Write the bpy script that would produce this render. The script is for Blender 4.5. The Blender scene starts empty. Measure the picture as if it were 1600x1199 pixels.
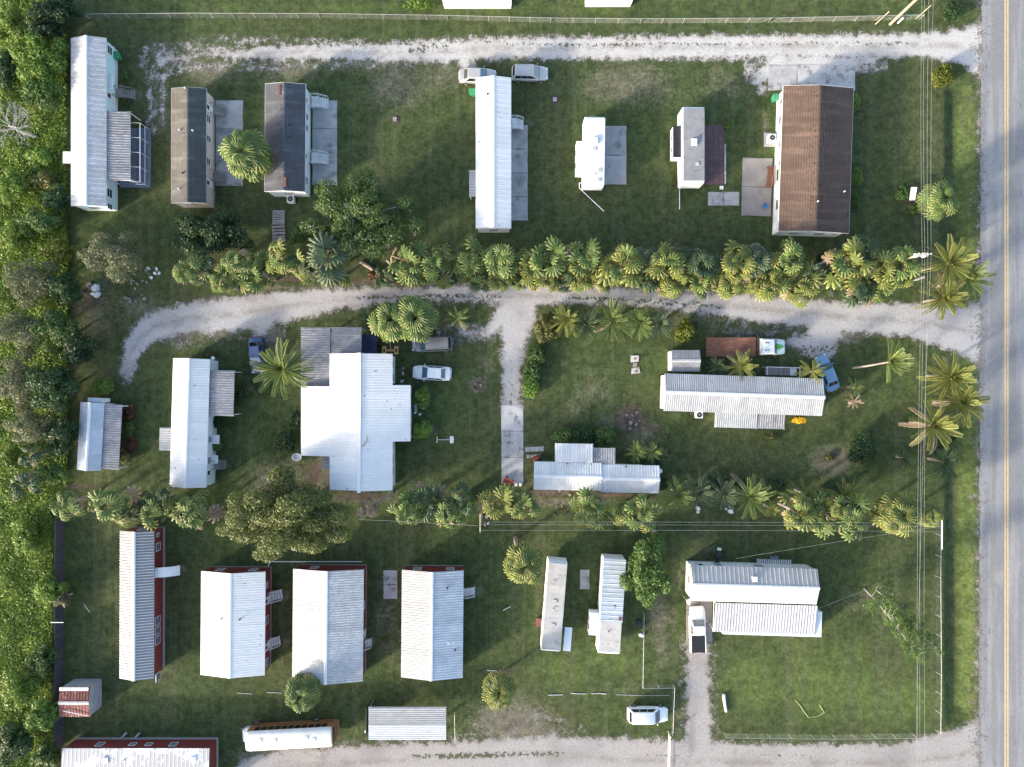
import bpy, math, random
import numpy as np
from mathutils import Vector, Matrix
R = math.radians
random.seed(7)
rng = np.random.default_rng(7)
scene = bpy.context.scene
C = scene.collection

# ------------------------------------------------------------------ camera, sky, sun, exposure
H = 85.333            # drone height above the ground
S = 0.08              # metres of ground per photograph pixel
cam = bpy.data.cameras.new('camera'); cam.lens = 24; cam.sensor_width = 36; cam.clip_start = 1; cam.clip_end = 6000
cam_o = bpy.data.objects.new('camera', cam); C.objects.link(cam_o); cam_o.location = (0, 0, H); scene.camera = cam_o
SUN_EL = 17.0
SUN_DIR = Vector((0.84, 0.545, 0)).normalized()          # the way the light travels over the ground
world = bpy.data.worlds.new('World'); scene.world = world; world.use_nodes = True
wn = world.node_tree.nodes; wl = world.node_tree.links
sky = wn.new('ShaderNodeTexSky'); sky.sky_type = 'NISHITA'; sky.sun_disc = False
sky.sun_elevation = R(SUN_EL); sky.sun_rotation = math.atan2(-SUN_DIR.x, -SUN_DIR.y)
sky.air_density = 1.0; sky.dust_density = 2.8; sky.ozone_density = 1.0
wn['Background'].inputs['Strength'].default_value = 0.15
wl.new(sky.outputs[0], wn['Background'].inputs[0])
sun = bpy.data.lights.new('sun', 'SUN'); sun.energy = 2.25; sun.angle = R(4.5); sun.color = (1.0, 0.90, 0.74)
sun_o = bpy.data.objects.new('sun', sun); C.objects.link(sun_o)
ld = Vector((SUN_DIR.x*math.cos(R(SUN_EL)), SUN_DIR.y*math.cos(R(SUN_EL)), -math.sin(R(SUN_EL))))
sun_o.rotation_euler = ld.to_track_quat('-Z', 'Y').to_euler(); sun_o.location = (-60, -40, 60)
scene.view_settings.view_transform = 'Standard'; scene.view_settings.look = 'None'
scene.view_settings.exposure = 1.84; scene.view_settings.gamma = 1.0
scene.view_settings.use_curve_mapping = False

def W(px, py, z=0.0):
    k = S*(1-z/H)
    return Vector(((px-800)*k, (599.5-py)*k, z))

# ------------------------------------------------------------------ helpers
class MB:
    def __init__(s): s.v = []; s.f = []
    def quadbox(s, pts8):
        b = len(s.v); s.v += [tuple(p) for p in pts8]
        s.f += [(b+a, b+c, b+d, b+e) for a, c, d, e in ((0,3,2,1),(4,5,6,7),(0,1,5,4),(1,2,6,5),(2,3,7,6),(3,0,4,7))]
        return s
    def box(s, cx, cy, cz, sx, sy, sz, rz=0):
        c, n = math.cos(rz), math.sin(rz); P = []
        for z in (-sz/2, sz/2):
            for x, y in ((-sx/2,-sy/2),(sx/2,-sy/2),(sx/2,sy/2),(-sx/2,sy/2)):
                P.append((cx+x*c-y*n, cy+x*n+y*c, cz+z))
        return s.quadbox(P)
    def b2(s, x0, x1, y0, y1, z0, z1):
        return s.box((x0+x1)/2, (y0+y1)/2, (z0+z1)/2, abs(x1-x0), abs(y1-y0), abs(z1-z0))
    def prism(s, pts, z0, z1, top=None):
        n = len(pts); b = len(s.v); top = top or pts
        s.v += [(p[0], p[1], z0) for p in pts] + [(p[0], p[1], z1) for p in top]
        s.f.append(tuple(b+i for i in reversed(range(n)))); s.f.append(tuple(b+n+i for i in range(n)))
        s.f += [(b+i, b+(i+1) % n, b+n+(i+1) % n, b+n+i) for i in range(n)]
        return s
    def tube(s, p0, p1, r0, r1=None, n=6, cap=True):
        r1 = r0 if r1 is None else r1
        p0 = Vector(p0); p1 = Vector(p1); d = p1-p0
        if d.length < 1e-6: return s
        d.normalize(); a = d.orthogonal().normalized(); c = d.cross(a); b = len(s.v)
        for p, r in ((p0, r0), (p1, r1)):
            for i in range(n):
                t = 2*math.pi*i/n; q = p+(a*math.cos(t)+c*math.sin(t))*r; s.v.append(tuple(q))
        s.f += [(b+i, b+(i+1) % n, b+n+(i+1) % n, b+n+i) for i in range(n)]
        if cap: s.f.append(tuple(b+i for i in reversed(range(n)))); s.f.append(tuple(b+n+i for i in range(n)))
        return s
    def path(s, pts, r0, r1=None, n=6):
        r1 = r0 if r1 is None else r1; m = len(pts)-1
        for i in range(m):
            s.tube(pts[i], pts[i+1], r0+(r1-r0)*i/m, r0+(r1-r0)*(i+1)/m, n)
        return s
    def sphere(s, c, rx, ry, rz, nu=10, nv=6, z_cut=-2):
        b = len(s.v)
        for j in range(nv+1):
            ph = -math.pi/2+math.pi*j/nv
            for i in range(nu):
                t = 2*math.pi*i/nu
                s.v.append((c[0]+rx*math.cos(ph)*math.cos(t), c[1]+ry*math.cos(ph)*math.sin(t), c[2]+rz*max(z_cut, math.sin(ph))))
        for j in range(nv):
            for i in range(nu):
                s.f.append((b+j*nu+i, b+j*nu+(i+1) % nu, b+(j+1)*nu+(i+1) % nu, b+(j+1)*nu+i))
        return s
    def loft(s, secs, close=True):
        n = len(secs[0]); b = len(s.v)
        for sec in secs: s.v += [tuple(p) for p in sec]
        for k in range(len(secs)-1):
            for i in range(n):
                j = (i+1) % n
                s.f.append((b+k*n+i, b+k*n+j, b+(k+1)*n+j, b+(k+1)*n+i))
        if close:
            s.f.append(tuple(b+i for i in reversed(range(n)))); s.f.append(tuple(b+(len(secs)-1)*n+i for i in range(n)))
        return s
    def mesh(s, name, mat, smooth=None):
        me = bpy.data.meshes.new(name); me.from_pydata(s.v, [], s.f)
        if mat: me.materials.append(M[mat] if isinstance(mat, str) else mat)
        if smooth:
            me.polygons.foreach_set('use_smooth', [True]*len(me.polygons)); me.set_sharp_from_angle(angle=R(smooth))
        me.update(); return me
    def build(s, name, mat, parent=None, loc=None, rz=0, smooth=None):
        return inst(name, s.mesh(name, mat, smooth), parent, loc, (0, 0, rz))

def inst(name, me, parent=None, loc=None, rot=None, scale=None):
    o = bpy.data.objects.new(name, me); C.objects.link(o)
    if parent: o.parent = parent
    if loc is not None: o.location = loc
    if rot is not None: o.rotation_euler = rot
    if scale is not None: o.scale = (scale,)*3 if isinstance(scale, (int, float)) else scale
    return o
def tag(o, label, cat=None, group=None, kind=None):
    o['label'] = label
    if cat: o['category'] = cat
    if group: o['group'] = group
    if kind: o['kind'] = kind
    return o
def thing(name, label, cat, loc=(0, 0, 0), rz=0.0, group=None):
    o = bpy.data.objects.new(name, None); C.objects.link(o); o.empty_display_size = .3
    o.location = loc; o.rotation_euler = (0, 0, rz)
    return tag(o, label, cat, group)
def L(t, px, py, z=0.0):                                   # photograph pixel at height z -> local coordinates of a thing
    d = W(px, py, z)-t.location; a = -t.rotation_euler[2]; c, n = math.cos(a), math.sin(a)
    return Vector((d.x*c-d.y*n, d.x*n+d.y*c, d.z))
def mesh_np(name, V, F, mat, attrs=None):
    V = np.asarray(V, dtype=np.float32); F = np.asarray(F, dtype=np.int32); k = F.shape[1]
    me = bpy.data.meshes.new(name)
    me.vertices.add(len(V)); me.vertices.foreach_set('co', V.ravel())
    me.loops.add(F.size); me.loops.foreach_set('vertex_index', F.ravel())
    me.polygons.add(len(F)); me.polygons.foreach_set('loop_start', np.arange(0, F.size, k, dtype=np.int32))
    for an, dat in (attrs or {}).items():
        a = me.attributes.new(an, 'FLOAT', 'POINT'); a.data.foreach_set('value', np.asarray(dat, dtype=np.float32))
    if mat: me.materials.append(M[mat])
    me.update(calc_edges=True); return me

# ------------------------------------------------------------------ materials
M = {}
class NT:
    def __init__(s, name):
        s.m = bpy.data.materials.new(name); s.m.use_nodes = True; M[name] = s.m
        s.t = s.m.node_tree; s.n = s.t.nodes; s.b = s.n['Principled BSDF']; s.out = s.n['Material Output']
    def new(s, ty, **kw):
        o = s.n.new(ty)
        for k, v in kw.items(): setattr(o, k, v)
        return o
    def ln(s, a, b): s.t.links.new(a, b)
    def val(s, sock, v):
        if hasattr(v, 'links') or hasattr(v, 'is_linked'): s.ln(v, sock)
        else: sock.default_value = v
    def math(s, op, a, b=0.0, clamp=False):
        o = s.new('ShaderNodeMath', operation=op, use_clamp=clamp); s.val(o.inputs[0], a); s.val(o.inputs[1], b); return o.outputs[0]
    def mix(s, f, a, b, mode='MIX'):
        o = s.new('ShaderNodeMix', data_type='RGBA', blend_type=mode); s.val(o.inputs[0], f)
        s.val(o.inputs[6], a if not isinstance(a, tuple) else a+(1,) if len(a) == 3 else a)
        s.val(o.inputs[7], b if not isinstance(b, tuple) else b+(1,) if len(b) == 3 else b); return o.outputs[2]
    def ramp(s, f, lo, hi):
        o = s.new('ShaderNodeMapRange', interpolation_type='SMOOTHSTEP'); s.val(o.inputs[0], f)
        o.inputs[1].default_value = lo; o.inputs[2].default_value = hi; return o.outputs[0]
    def noise(s, vec, scale, detail=4, rough=.55):
        o = s.new('ShaderNodeTexNoise'); o.inputs['Scale'].default_value = scale; o.inputs['Detail'].default_value = detail
        o.inputs['Roughness'].default_value = rough
        if vec is not None: s.ln(vec, o.inputs['Vector'])
        return o.outputs['Fac']
    def coord(s, which='Object', stretch=None, rand=False):
        v = s.new('ShaderNodeNewGeometry').outputs['Position'] if which == 'World' else s.new('ShaderNodeTexCoord').outputs[which]
        if stretch or rand:
            mp = s.new('ShaderNodeMapping'); s.ln(v, mp.inputs[0])
            if stretch: mp.inputs['Scale'].default_value = stretch
            if rand:
                oi = s.new('ShaderNodeObjectInfo'); cb = s.new('ShaderNodeCombineXYZ')
                s.ln(s.math('MULTIPLY', oi.outputs['Random'], 57.0), cb.inputs[0]); s.ln(s.math('MULTIPLY', oi.outputs['Random'], 131.0), cb.inputs[1])
                s.ln(cb.outputs[0], mp.inputs['Location'])
            v = mp.outputs[0]
        return v
    def attr(s, name):
        o = s.new('ShaderNodeAttribute', attribute_name=name); return o.outputs['Fac']
    def bump(s, h, strength, dist=.05):
        o = s.new('ShaderNodeBump'); o.inputs['Strength'].default_value = strength; o.inputs['Distance'].default_value = dist
        s.ln(h, o.inputs['Height']); s.ln(o.outputs[0], s.b.inputs['Normal'])

def pm(name, c1, c2=None, scale=3.0, rough=.6, metal=0.0, rnd=0.0, bump=0.0, stretch=None, dirt=None, spec=.4, where='Object', rand=True, valley=0.0, spots=None):
    """two-tone noisy paint; dirt=(colour, scale, lo, hi, stretch)"""
    t = NT(name); c2 = c2 or tuple(x*.85 for x in c1)
    v = t.coord(where, stretch, rand); nz = t.noise(v, scale)
    col = t.mix(t.ramp(nz, .3, .7), c1, c2)
    if dirt:
        dv = t.coord(where, dirt[4], rand); dn = t.noise(dv, dirt[1], 6, .65)
        col = t.mix(t.ramp(dn, dirt[2], dirt[3]), col, dirt[0])
    if spots: col = t.mix(t.ramp(t.noise(t.coord('World'), 1.7, 2, .5), .70, .76), col, spots)
    if valley: col = t.mix(t.math('MULTIPLY', t.ramp(t.attr('valley'), .4, 1.0), valley), col, (.10,.10,.11))  # grime tone in rib valleys, also standing in for faint rib shading
    if rnd:
        oi = t.new('ShaderNodeObjectInfo'); hs = t.new('ShaderNodeHueSaturation')
        mr = t.new('ShaderNodeMapRange'); t.ln(oi.outputs['Random'], mr.inputs[0]); mr.inputs[3].default_value = 1-rnd; mr.inputs[4].default_value = 1+rnd*.6
        t.ln(mr.outputs[0], hs.inputs['Value']); t.ln(col, hs.inputs['Color']); col = hs.outputs[0]
    t.ln(col, t.b.inputs['Base Color']); t.b.inputs['Roughness'].default_value = rough; t.b.inputs['Metallic'].default_value = metal
    t.b.inputs['Specular IOR Level'].default_value = spec
    if bump: t.bump(t.noise(v, scale*6, 3), bump)
    return t.m

ALONG = (.5, 6, 6)        # stretched down the slope (x) of a roof panel
pm('roof_white', (.66,.66,.65), (.58,.59,.59), 1.2, .5, rnd=.09, dirt=((.30,.29,.28), 1.6, .54, .76, ALONG), spots=(.20,.15,.12), valley=0.16)
pm('roof_white_clean', (.66,.665,.66), (.61,.62,.62), 1.0, .48, rnd=.05, dirt=((.42,.42,.41), 1.2, .58, .80, ALONG), spots=(.25,.22,.20), valley=0.05)
pm('roof_white_stained', (.56,.57,.575), (.44,.45,.46), 1.2, .5, rnd=.12, dirt=((.15,.145,.14), 2.2, .52, .66, (1.2, 9, 6)), valley=0.2)
pm('roof_ribbed_soft', (.60,.60,.60), (.52,.53,.54), 1.2, .45, rnd=.06, dirt=((.42,.40,.38), 1.6, .56, .78, ALONG), valley=.42)
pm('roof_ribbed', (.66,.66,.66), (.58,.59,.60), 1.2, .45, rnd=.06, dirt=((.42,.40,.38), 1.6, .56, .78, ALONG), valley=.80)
pm('roof_grey_white', (.44,.445,.44), (.37,.375,.37), 1.0, .5, rnd=.10, dirt=((.26,.26,.255), 1.5, .55, .75, ALONG), valley=.25)
pm('roof_membrane', (.235,.235,.245), (.19,.19,.20), .9, .6, rnd=.06, dirt=((.13,.13,.135), 1.2, .52, .75, None))
pm('roof_faded', (.42,.41,.40), (.35,.34,.33), .9, .6, rnd=.06, dirt=((.22,.21,.20), 1.6, .52, .75, None))
pm('roof_peeling', (.74,.74,.73), (.66,.66,.66), 1, .5, dirt=((.36,.36,.365), .33, .44, .49, None), where='World', rand=False)
pm('roof_aged', (.50,.515,.53), (.40,.415,.43), 1.2, .5, rnd=.10, dirt=((.27,.25,.24), 1.7, .52, .72, (.6, 7, 6)), valley=0.42)
pm('roof_galv', (.46,.46,.47), (.33,.33,.35), 1.6, .5, .15, rnd=.16, dirt=((.16,.14,.14), 2.0, .48, .68, (.5, 8, 6)), valley=0.5)
pm('roof_blue_grey', (.46,.52,.58), (.36,.42,.48), .8, .5, rnd=.12, dirt=((.28,.30,.33), 1.2, .55, .8, ALONG), valley=0.18)
pm('roof_rust', (.20,.050,.040), (.13,.035,.030), 2.0, .7, rnd=.25, dirt=((.62,.58,.56), 2.6, .60, .68, (1, 2, 2)))
pm('trim_white', (.68,.68,.67), (.60,.61,.61), 2, .5)
pm('trim_grey', (.40,.40,.40), (.32,.32,.33), 2, .5)
pm('trim_brown', (.16,.09,.06), (.11,.06,.045), 2, .6)
def shingle(name, c1, c2, spot):
    t = NT(name); v = t.coord('Object'); br = t.new('ShaderNodeTexBrick')
    mp = t.new('ShaderNodeMapping'); mp.inputs['Rotation'].default_value = (0, 0, R(90)); t.ln(v, mp.inputs[0]); t.ln(mp.outputs[0], br.inputs['Vector'])
    br.inputs['Scale'].default_value = 1; br.inputs['Brick Width'].default_value = .33; br.inputs['Row Height'].default_value = .16
    br.inputs['Mortar Size'].default_value = .008; br.inputs['Color1'].default_value = c1+(1,); br.inputs['Color2'].default_value = c2+(1,)
    br.inputs['Mortar'].default_value = tuple(x*.5 for x in c1)+(1,)
    big = t.noise(v, .35, 5); col = t.mix(t.ramp(big, .35, .7), br.outputs['Color'], tuple(x*.66 for x in c1))
    ab = t.attr('ridge'); sn = t.noise(v, 2.6, 3, .7)
    sp = t.math('MULTIPLY', t.ramp(sn, .555, .60), ab)
    col = t.mix(sp, col, spot)
    st = t.noise(t.coord('Object', (.18, 1.2, 1)), 1.3, 5); col = t.mix(t.math('MULTIPLY', t.ramp(st, .5, .75), .45), col, tuple(min(1, x*1.6) for x in c1))
    t.ln(col, t.b.inputs['Base Color']); t.b.inputs['Roughness'].default_value = .9; t.b.inputs['Specular IOR Level'].default_value = .15
    t.bump(t.noise(v, 30, 3), .5, .02)
shingle('shingle_brown', (.122,.086,.070), (.096,.068,.056), (.035,.025,.022))
shingle('shingle_green', (.095,.105,.105), (.075,.085,.085), (.05,.05,.05))
shingle('shingle_taupe', (.135,.128,.118), (.11,.105,.098), (.05,.05,.05))
shingle('shingle_slate', (.105,.108,.122), (.085,.088,.100), (.03,.03,.035))
pm('wall_white', (.78,.80,.80), (.70,.72,.73), 1, .6, dirt=((.5,.5,.47), 1.4, .6, .85, None))
pm('wall_aqua', (.52,.70,.72), (.46,.64,.67), 1, .6)
pm('wall_beige', (.50,.45,.41), (.43,.39,.36), 1, .7)
pm('wall_red', (.185,.036,.031), (.14,.030,.027), 1, .6, dirt=((.12,.03,.03), 2, .6, .8, None))
pm('wall_grey', (.38,.38,.38), (.30,.30,.31), 1, .7)
pm('wall_pale', (.64,.69,.72), (.56,.61,.65), 1, .6)
pm('skirt_white', (.60,.62,.62), (.50,.52,.52), 1.5, .7); pm('skirt_grey', (.30,.30,.31), (.24,.24,.25), 1.5, .7)
t = NT('glass'); t.b.inputs['Base Color'].default_value = (.03,.045,.055,1); t.b.inputs['Roughness'].default_value = .08; t.b.inputs['Specular IOR Level'].default_value = .8
t = NT('car_glass'); t.b.inputs['Base Color'].default_value = (.012,.018,.024,1); t.b.inputs['Roughness'].default_value = .06; t.b.inputs['Specular IOR Level'].default_value = .9
t = NT('windshield'); t.b.inputs['Base Color'].default_value = (.05,.10,.14,1); t.b.inputs['Roughness'].default_value = .06; t.b.inputs['Specular IOR Level'].default_value = .9
def paint(name, c, metal=.0, rough=.3):
    t = NT(name); v = t.coord('Object'); t.ln(t.mix(t.ramp(t.noise(v, 1.5, 5), .3, .75), c, tuple(x*.86+.01 for x in c)), t.b.inputs['Base Color'])
    t.b.inputs['Metallic'].default_value = metal; t.b.inputs['Roughness'].default_value = rough; t.b.inputs['Coat Weight'].default_value = .35; t.b.inputs['Coat Roughness'].default_value = .1
paint('paint_silver', (.44,.435,.43), .25); paint('paint_white', (.78,.79,.79)); paint('paint_blue', (.10,.22,.42)); paint('paint_navy', (.032,.06,.14))
paint('paint_light_blue', (.15,.26,.40)); paint('paint_mint', (.60,.74,.70)); paint('paint_green', (.12,.40,.05)); paint('paint_grey', (.17,.17,.168), .2)
paint('paint_yellow', (.52,.27,.05)); paint('bus_roof', (.66,.65,.62)); paint('bus_yellow', (.33,.165,.06), 0, .6); paint('green_plastic', (.03,.22,.10), 0, .5); paint('blue_plastic', (.02,.16,.45), 0, .5)
pm('tyre', (.022,.022,.022), (.03,.03,.03), 5, .85); pm('rim', (.5,.5,.5), (.4,.4,.4), 5, .35, .7); pm('black_plastic', (.02,.02,.022), (.03,.03,.032), 4, .6)
pm('lamp_clear', (.75,.76,.78), (.65,.66,.7), 8, .15); pm('lamp_red', (.35,.02,.02), (.28,.015,.015), 8, .2)
pm('tonneau', (.012,.013,.016), (.018,.019,.022), 2, .5)
pm('rust_deck', (.17,.075,.045), (.10,.055,.045), .9, .85, dirt=((.30,.13,.06), 1.3, .5, .75, (.6, 3, 3)))
pm('steel', (.42,.43,.44), (.34,.35,.36), 3, .45, .6); pm('galv_wire', (.42,.43,.43), (.36,.37,.37), 3, .5, .4)
pm('wood_grey', (.27,.25,.235), (.19,.175,.165), 2, .85, stretch=(1, 6, 6), rnd=.2); pm('wood_white', (.66,.66,.65), (.54,.54,.54), 2, .7, rnd=.08)
pm('wood_fence', (.075,.078,.088), (.05,.053,.062), 2, .9, rnd=.2, stretch=(6, 6, 1)); pm('wood_brown', (.17,.075,.045), (.12,.055,.035), 2, .7)
pm('pole_wood', (.42,.36,.26), (.30,.25,.18), 2, .85, stretch=(5, 5, .6))
pm('concrete', (.36,.355,.35), (.27,.265,.265), .5, .9, rnd=.10, dirt=((.13,.13,.135), .55, .5, .72, None), where='World', rand=False, bump=.15)
pm('concrete_warm', (.27,.245,.23), (.215,.195,.185), .6, .9, rnd=.08, dirt=((.14,.12,.11), .7, .56, .78, None), where='World', rand=False, bump=.15)
pm('concrete_white', (.44,.43,.425), (.34,.33,.325), .8, .9, rnd=.12, dirt=((.13,.125,.12), .9, .50, .70, None), where='World', rand=False, bump=.15)
pm('paver_maroon', (.115,.070,.075), (.09,.056,.062), 1.4, .85, rnd=.15, where='World', rand=False)
pm('deck_blue', (.15,.18,.23), (.11,.14,.18), 1, .8, rnd=.1)
pm('pvc', (.74,.73,.71), (.64,.63,.61), 4, .5); pm('screen', (.10,.13,.18), (.08,.10,.14), 3, .8)
pm('tarp_blue', (.02,.035,.10), (.012,.02,.06), 1.5, .6); pm('debris', (.28,.25,.23), (.12,.10,.09), 6, .9)
pm('brown_box', (.20,.085,.065), (.14,.06,.05), 3, .8); pm('red_metal', (.30,.06,.04), (.20,.045,.03), 3, .6)
pm('bark', (.20,.17,.14), (.12,.10,.085), 3, .9); pm('bark_pale', (.42,.40,.36), (.30,.285,.26), 3, .9); pm('palm_trunk', (.36,.30,.25), (.20,.165,.14), 4, .9, stretch=(1, 1, 5))
pm('flower_yellow', (.75,.42,.01), (.65,.34,.01), 4, .7)
pm('mulch', (.085,.058,.045), (.055,.04,.034), 3, .95, dirt=((.20,.15,.12), 4, .6, .75, None), where='World', rand=False, bump=.6)

def leafmat(name, c0, c1, c2, trans=.28, rnd=.22):
    t = NT(name); a = t.attr('tint')
    cr = t.new('ShaderNodeValToRGB'); t.ln(a, cr.inputs[0]); e = cr.color_ramp.elements
    e[0].color = c0+(1,); e[1].color = c2+(1,); m = e.new(.5); m.color = c1+(1,)
    hs = t.new('ShaderNodeHueSaturation'); oi = t.new('ShaderNodeObjectInfo'); mr = t.new('ShaderNodeMapRange'); t.ln(oi.outputs['Random'], mr.inputs[0])
    mr.inputs[3].default_value = 1-rnd; mr.inputs[4].default_value = 1+rnd; t.ln(mr.outputs[0], hs.inputs['Value']); t.ln(cr.outputs[0], hs.inputs['Color'])
    t.ln(hs.outputs[0], t.b.inputs['Base Color']); t.b.inputs['Roughness'].default_value = .5; t.b.inputs['Specular IOR Level'].default_value = .35
    tr = t.new('ShaderNodeBsdfTranslucent'); t.ln(hs.outputs[0], tr.inputs[0]); mx = t.new('ShaderNodeMixShader'); mx.inputs[0].default_value = trans
    t.ln(t.b.outputs[0], mx.inputs[1]); t.ln(tr.outputs[0], mx.inputs[2]); t.ln(mx.outputs[0], t.out.inputs[0])
leafmat('leaf_bright', (.060,.120,.018), (.105,.185,.026), (.18,.25,.045))
leafmat('leaf_green', (.036,.080,.018), (.066,.125,.026), (.12,.175,.038))
leafmat('leaf_dark', (.016,.042,.016), (.028,.064,.020), (.055,.095,.026))
leafmat('leaf_sage', (.064,.084,.040), (.105,.122,.060), (.17,.175,.09))
leafmat('leaf_oak', (.042,.062,.018), (.085,.108,.028), (.16,.17,.045))
leafmat('leaf_olive', (.055,.066,.022), (.105,.112,.030), (.19,.175,.045))
leafmat('leaf_gold', (.055,.080,.007), (.100,.125,.011), (.18,.185,.018))
leafmat('leaf_red', (.06,.035,.02), (.10,.045,.025), (.15,.07,.03))
leafmat('leaf_weed', (.105,.175,.024), (.15,.23,.034), (.22,.29,.055))
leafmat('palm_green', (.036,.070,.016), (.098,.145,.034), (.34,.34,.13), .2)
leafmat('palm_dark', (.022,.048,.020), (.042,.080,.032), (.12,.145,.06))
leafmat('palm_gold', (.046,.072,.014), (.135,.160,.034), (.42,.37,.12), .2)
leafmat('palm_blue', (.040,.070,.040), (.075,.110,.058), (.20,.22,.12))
leafmat('palm_dead', (.14,.10,.06), (.24,.18,.12), (.38,.30,.21), .1)

# ------------------------------------------------------------------ setting: ground, ditch, roads
def smooth(a, lo, hi):
    t = np.clip((a-lo)/(hi-lo), 0, 1); return t*t*(3-2*t)
def seg_d(X, Y, pts):
    """max over a chain of (radius - distance), all in photograph pixels; pts = (x, y, r)"""
    best = np.full(X.shape, -1e9)
    for (x0, y0, r0), (x1, y1, r1) in zip(pts[:-1], pts[1:]):
        dx, dy = x1-x0, y1-y0; l2 = dx*dx+dy*dy+1e-9
        t = np.clip(((X-x0)*dx+(Y-y0)*dy)/l2, 0, 1)
        best = np.maximum(best, r0+(r1-r0)*t-np.hypot(X-x0-dx*t, Y-y0-dy*t))
    return best
def ground_z(px, py):
    w = smooth(py, 118, 150)*(1-smooth(py, 372, 420)) + smooth(py, 590, 640)*(1-smooth(py, 1105, 1140))
    w = w*(.75+.25*smooth(py, 700, 1000))
    prof = np.where(px < 1491, smooth(px, 1473, 1491), 1-smooth(px, 1491, 1529))
    return -.72*prof*w
xs = np.concatenate([[-2600,-900,-350,-160,-95], np.arange(-76, 53.4, .5), np.arange(53.5, 59.4, .22), np.arange(59.5, 76.1, .75), [95,160,350,900,2600]])
ys = np.concatenate([[-2600,-900,-350,-160,-90], np.arange(-62, 62.1, .5), [90,160,350,900,2600]])
X, Y = np.meshgrid(xs, ys); PX = X/S+800; PY = 599.5-Y/S
Z = ground_z(PX, PY)
def blobs(lst):
    o = np.zeros(PX.shape)
    for x, y, rx, ry, a in lst: o = np.maximum(o, a*np.exp(-((PX-x)/rx)**2-((PY-y)/ry)**2))
    return o
dry = blobs([(215,150,10,10,.8),(358,180,8,10,.5),(528,165,8,8,.6),(528,255,8,10,.5),(822,192,10,10,.7),(446,932,10,10,.8),(444,1004,10,9,.8),(748,925,10,9,.8),(354,726,10,9,.7),(838,975,9,10,.7),(580,1004,9,9,.7),(282,890,14,12,.7),(1062,900,9,30,.7),(1110,860,20,10,.6),(735,200,8,40,.3),(1195,200,7,40,.7),(620,130,60,50,.75),(700,120,50,40,.6),(980,130,90,40,.75),(1130,130,60,40,.5),(450,110,90,22,.7),(330,110,60,25,.7),(560,100,60,20,.6),
  (800,1130,70,45,1.0),(820,1145,60,25,1.0),(600,960,30,60,.55),(610,1000,25,50,.5),(1030,960,22,50,.8),(1035,1010,16,40,.7),(290,520,45,25,.8),(345,515,40,16,.9),(420,525,30,30,.8),
  (440,750,60,40,.85),(505,740,20,40,1.0),(1300,720,45,30,.9),(1010,680,40,30,.6),(930,610,40,40,.5),(900,640,25,25,.5),(1330,520,30,20,.8),(1150,518,60,14,.7),
  (740,520,40,14,.8),(760,560,20,40,.5),(250,180,14,60,.6),(215,250,25,50,.5),(1500,500,40,20,.7),(440,1180,80,20,.9),(650,1120,50,15,.35),(215,480,60,30,.55),(150,480,40,60,.6),
  (520,455,60,8,.8),(700,445,120,6,.85),(420,448,80,6,.8),(950,660,18,18,.6),(700,935,40,60,.35),(1360,940,60,30,.5),(980,1080,90,25,.35),(1240,310,50,40,.15),(860,250,25,90,.35),
  (1400,250,22,90,.30),(1360,200,14,90,.25),(780,300,200,90,.18),(1105,500,100,10,.6),(1250,540,30,10,.8),(745,602,14,12,1.3),(985,655,24,26,.0),(560,780,120,14,.6),(850,785,130,8,.9),(400,470,120,14,.5)])
lush_lit = blobs([(1260,690,120,60,.5),(1060,600,25,60,.7),(900,520,80,30,.5),(1290,1070,150,70,.75),(1400,1100,120,50,.8),(1180,1070,60,60,.75),(960,1030,60,40,.7),(880,1050,60,40,.65),(700,640,60,80,.45),(1250,860,150,40,.4),
  (230,680,40,60,.4),(40,900,70,330,1.2),(30,420,60,300,.8),(1514,700,18,600,.9),(1420,10,60,30,.6),(700,12,700,14,.6),(260,1100,80,40,.3),(640,1070,60,20,.5),(1420,600,60,70,.4),(1510,230,18,130,.9),(300,620,20,60,.4)])  # lush grass, plus verge strips where the ditch bank's sunlight is put into colour
soil = blobs([(985,655,26,28,1.2),(748,602,14,12,1.0),(665,620,16,16,1.1),(672,672,15,14,1.0),(1296,715,26,18,.9),(1425,312,24,30,.9),(800,1135,40,18,.8),(1100,470,1,1,0),(300,440,60,10,.9),(450,436,60,8,.9),(590,440,60,9,1.0),(1010,1000,1,1,0),(1340,440,140,8,.6),
  (860,770,60,6,1.2),(950,772,60,6,1.2),(560,775,50,8,1.1),(490,740,16,30,1.0),(1020,670,20,16,.8),(205,690,12,40,1.0),(140,470,40,26,.8),(470,345,1,1,0),(335,435,60,8,.8),(1465,630,10,1,0),(1450,690,30,40,.6),(120,760,60,8,.8),(650,590,12,40,.8),(760,790,100,6,.8)])
nx, ny = len(xs), len(ys); idx = np.arange(nx*ny).reshape(ny, nx)
F = np.stack([idx[:-1,:-1], idx[:-1,1:], idx[1:,1:], idx[1:,:-1]], -1).reshape(-1, 4)
t = NT('grass_lawn'); v = t.coord('World')
n1 = t.noise(v, .045, 6, .6); n2 = t.noise(v, .35, 6, .65); n3 = t.noise(v, 2.6, 5, .7); n4 = t.noise(v, 9.0, 3, .7)
col = t.mix(t.ramp(n2, .30, .72), (.036,.060,.016), (.060,.086,.022))
col = t.mix(t.ramp(n1, .42, .66), col, (.060,.074,.024))
lu = t.math('ADD', t.attr('lush_lit'), t.math('MULTIPLY', t.math('SUBTRACT', n2, .5), .9))
col = t.mix(t.math('MULTIPLY', t.ramp(lu, .12, .85), .85), col, (.085,.125,.022))
mow = t.noise(t.coord('World', (1.0, .02, 1)), .9, 3, .6)
col = t.mix(t.math('MULTIPLY', t.ramp(mow, .50, .62), .55), col, (.082,.090,.040))
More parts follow.
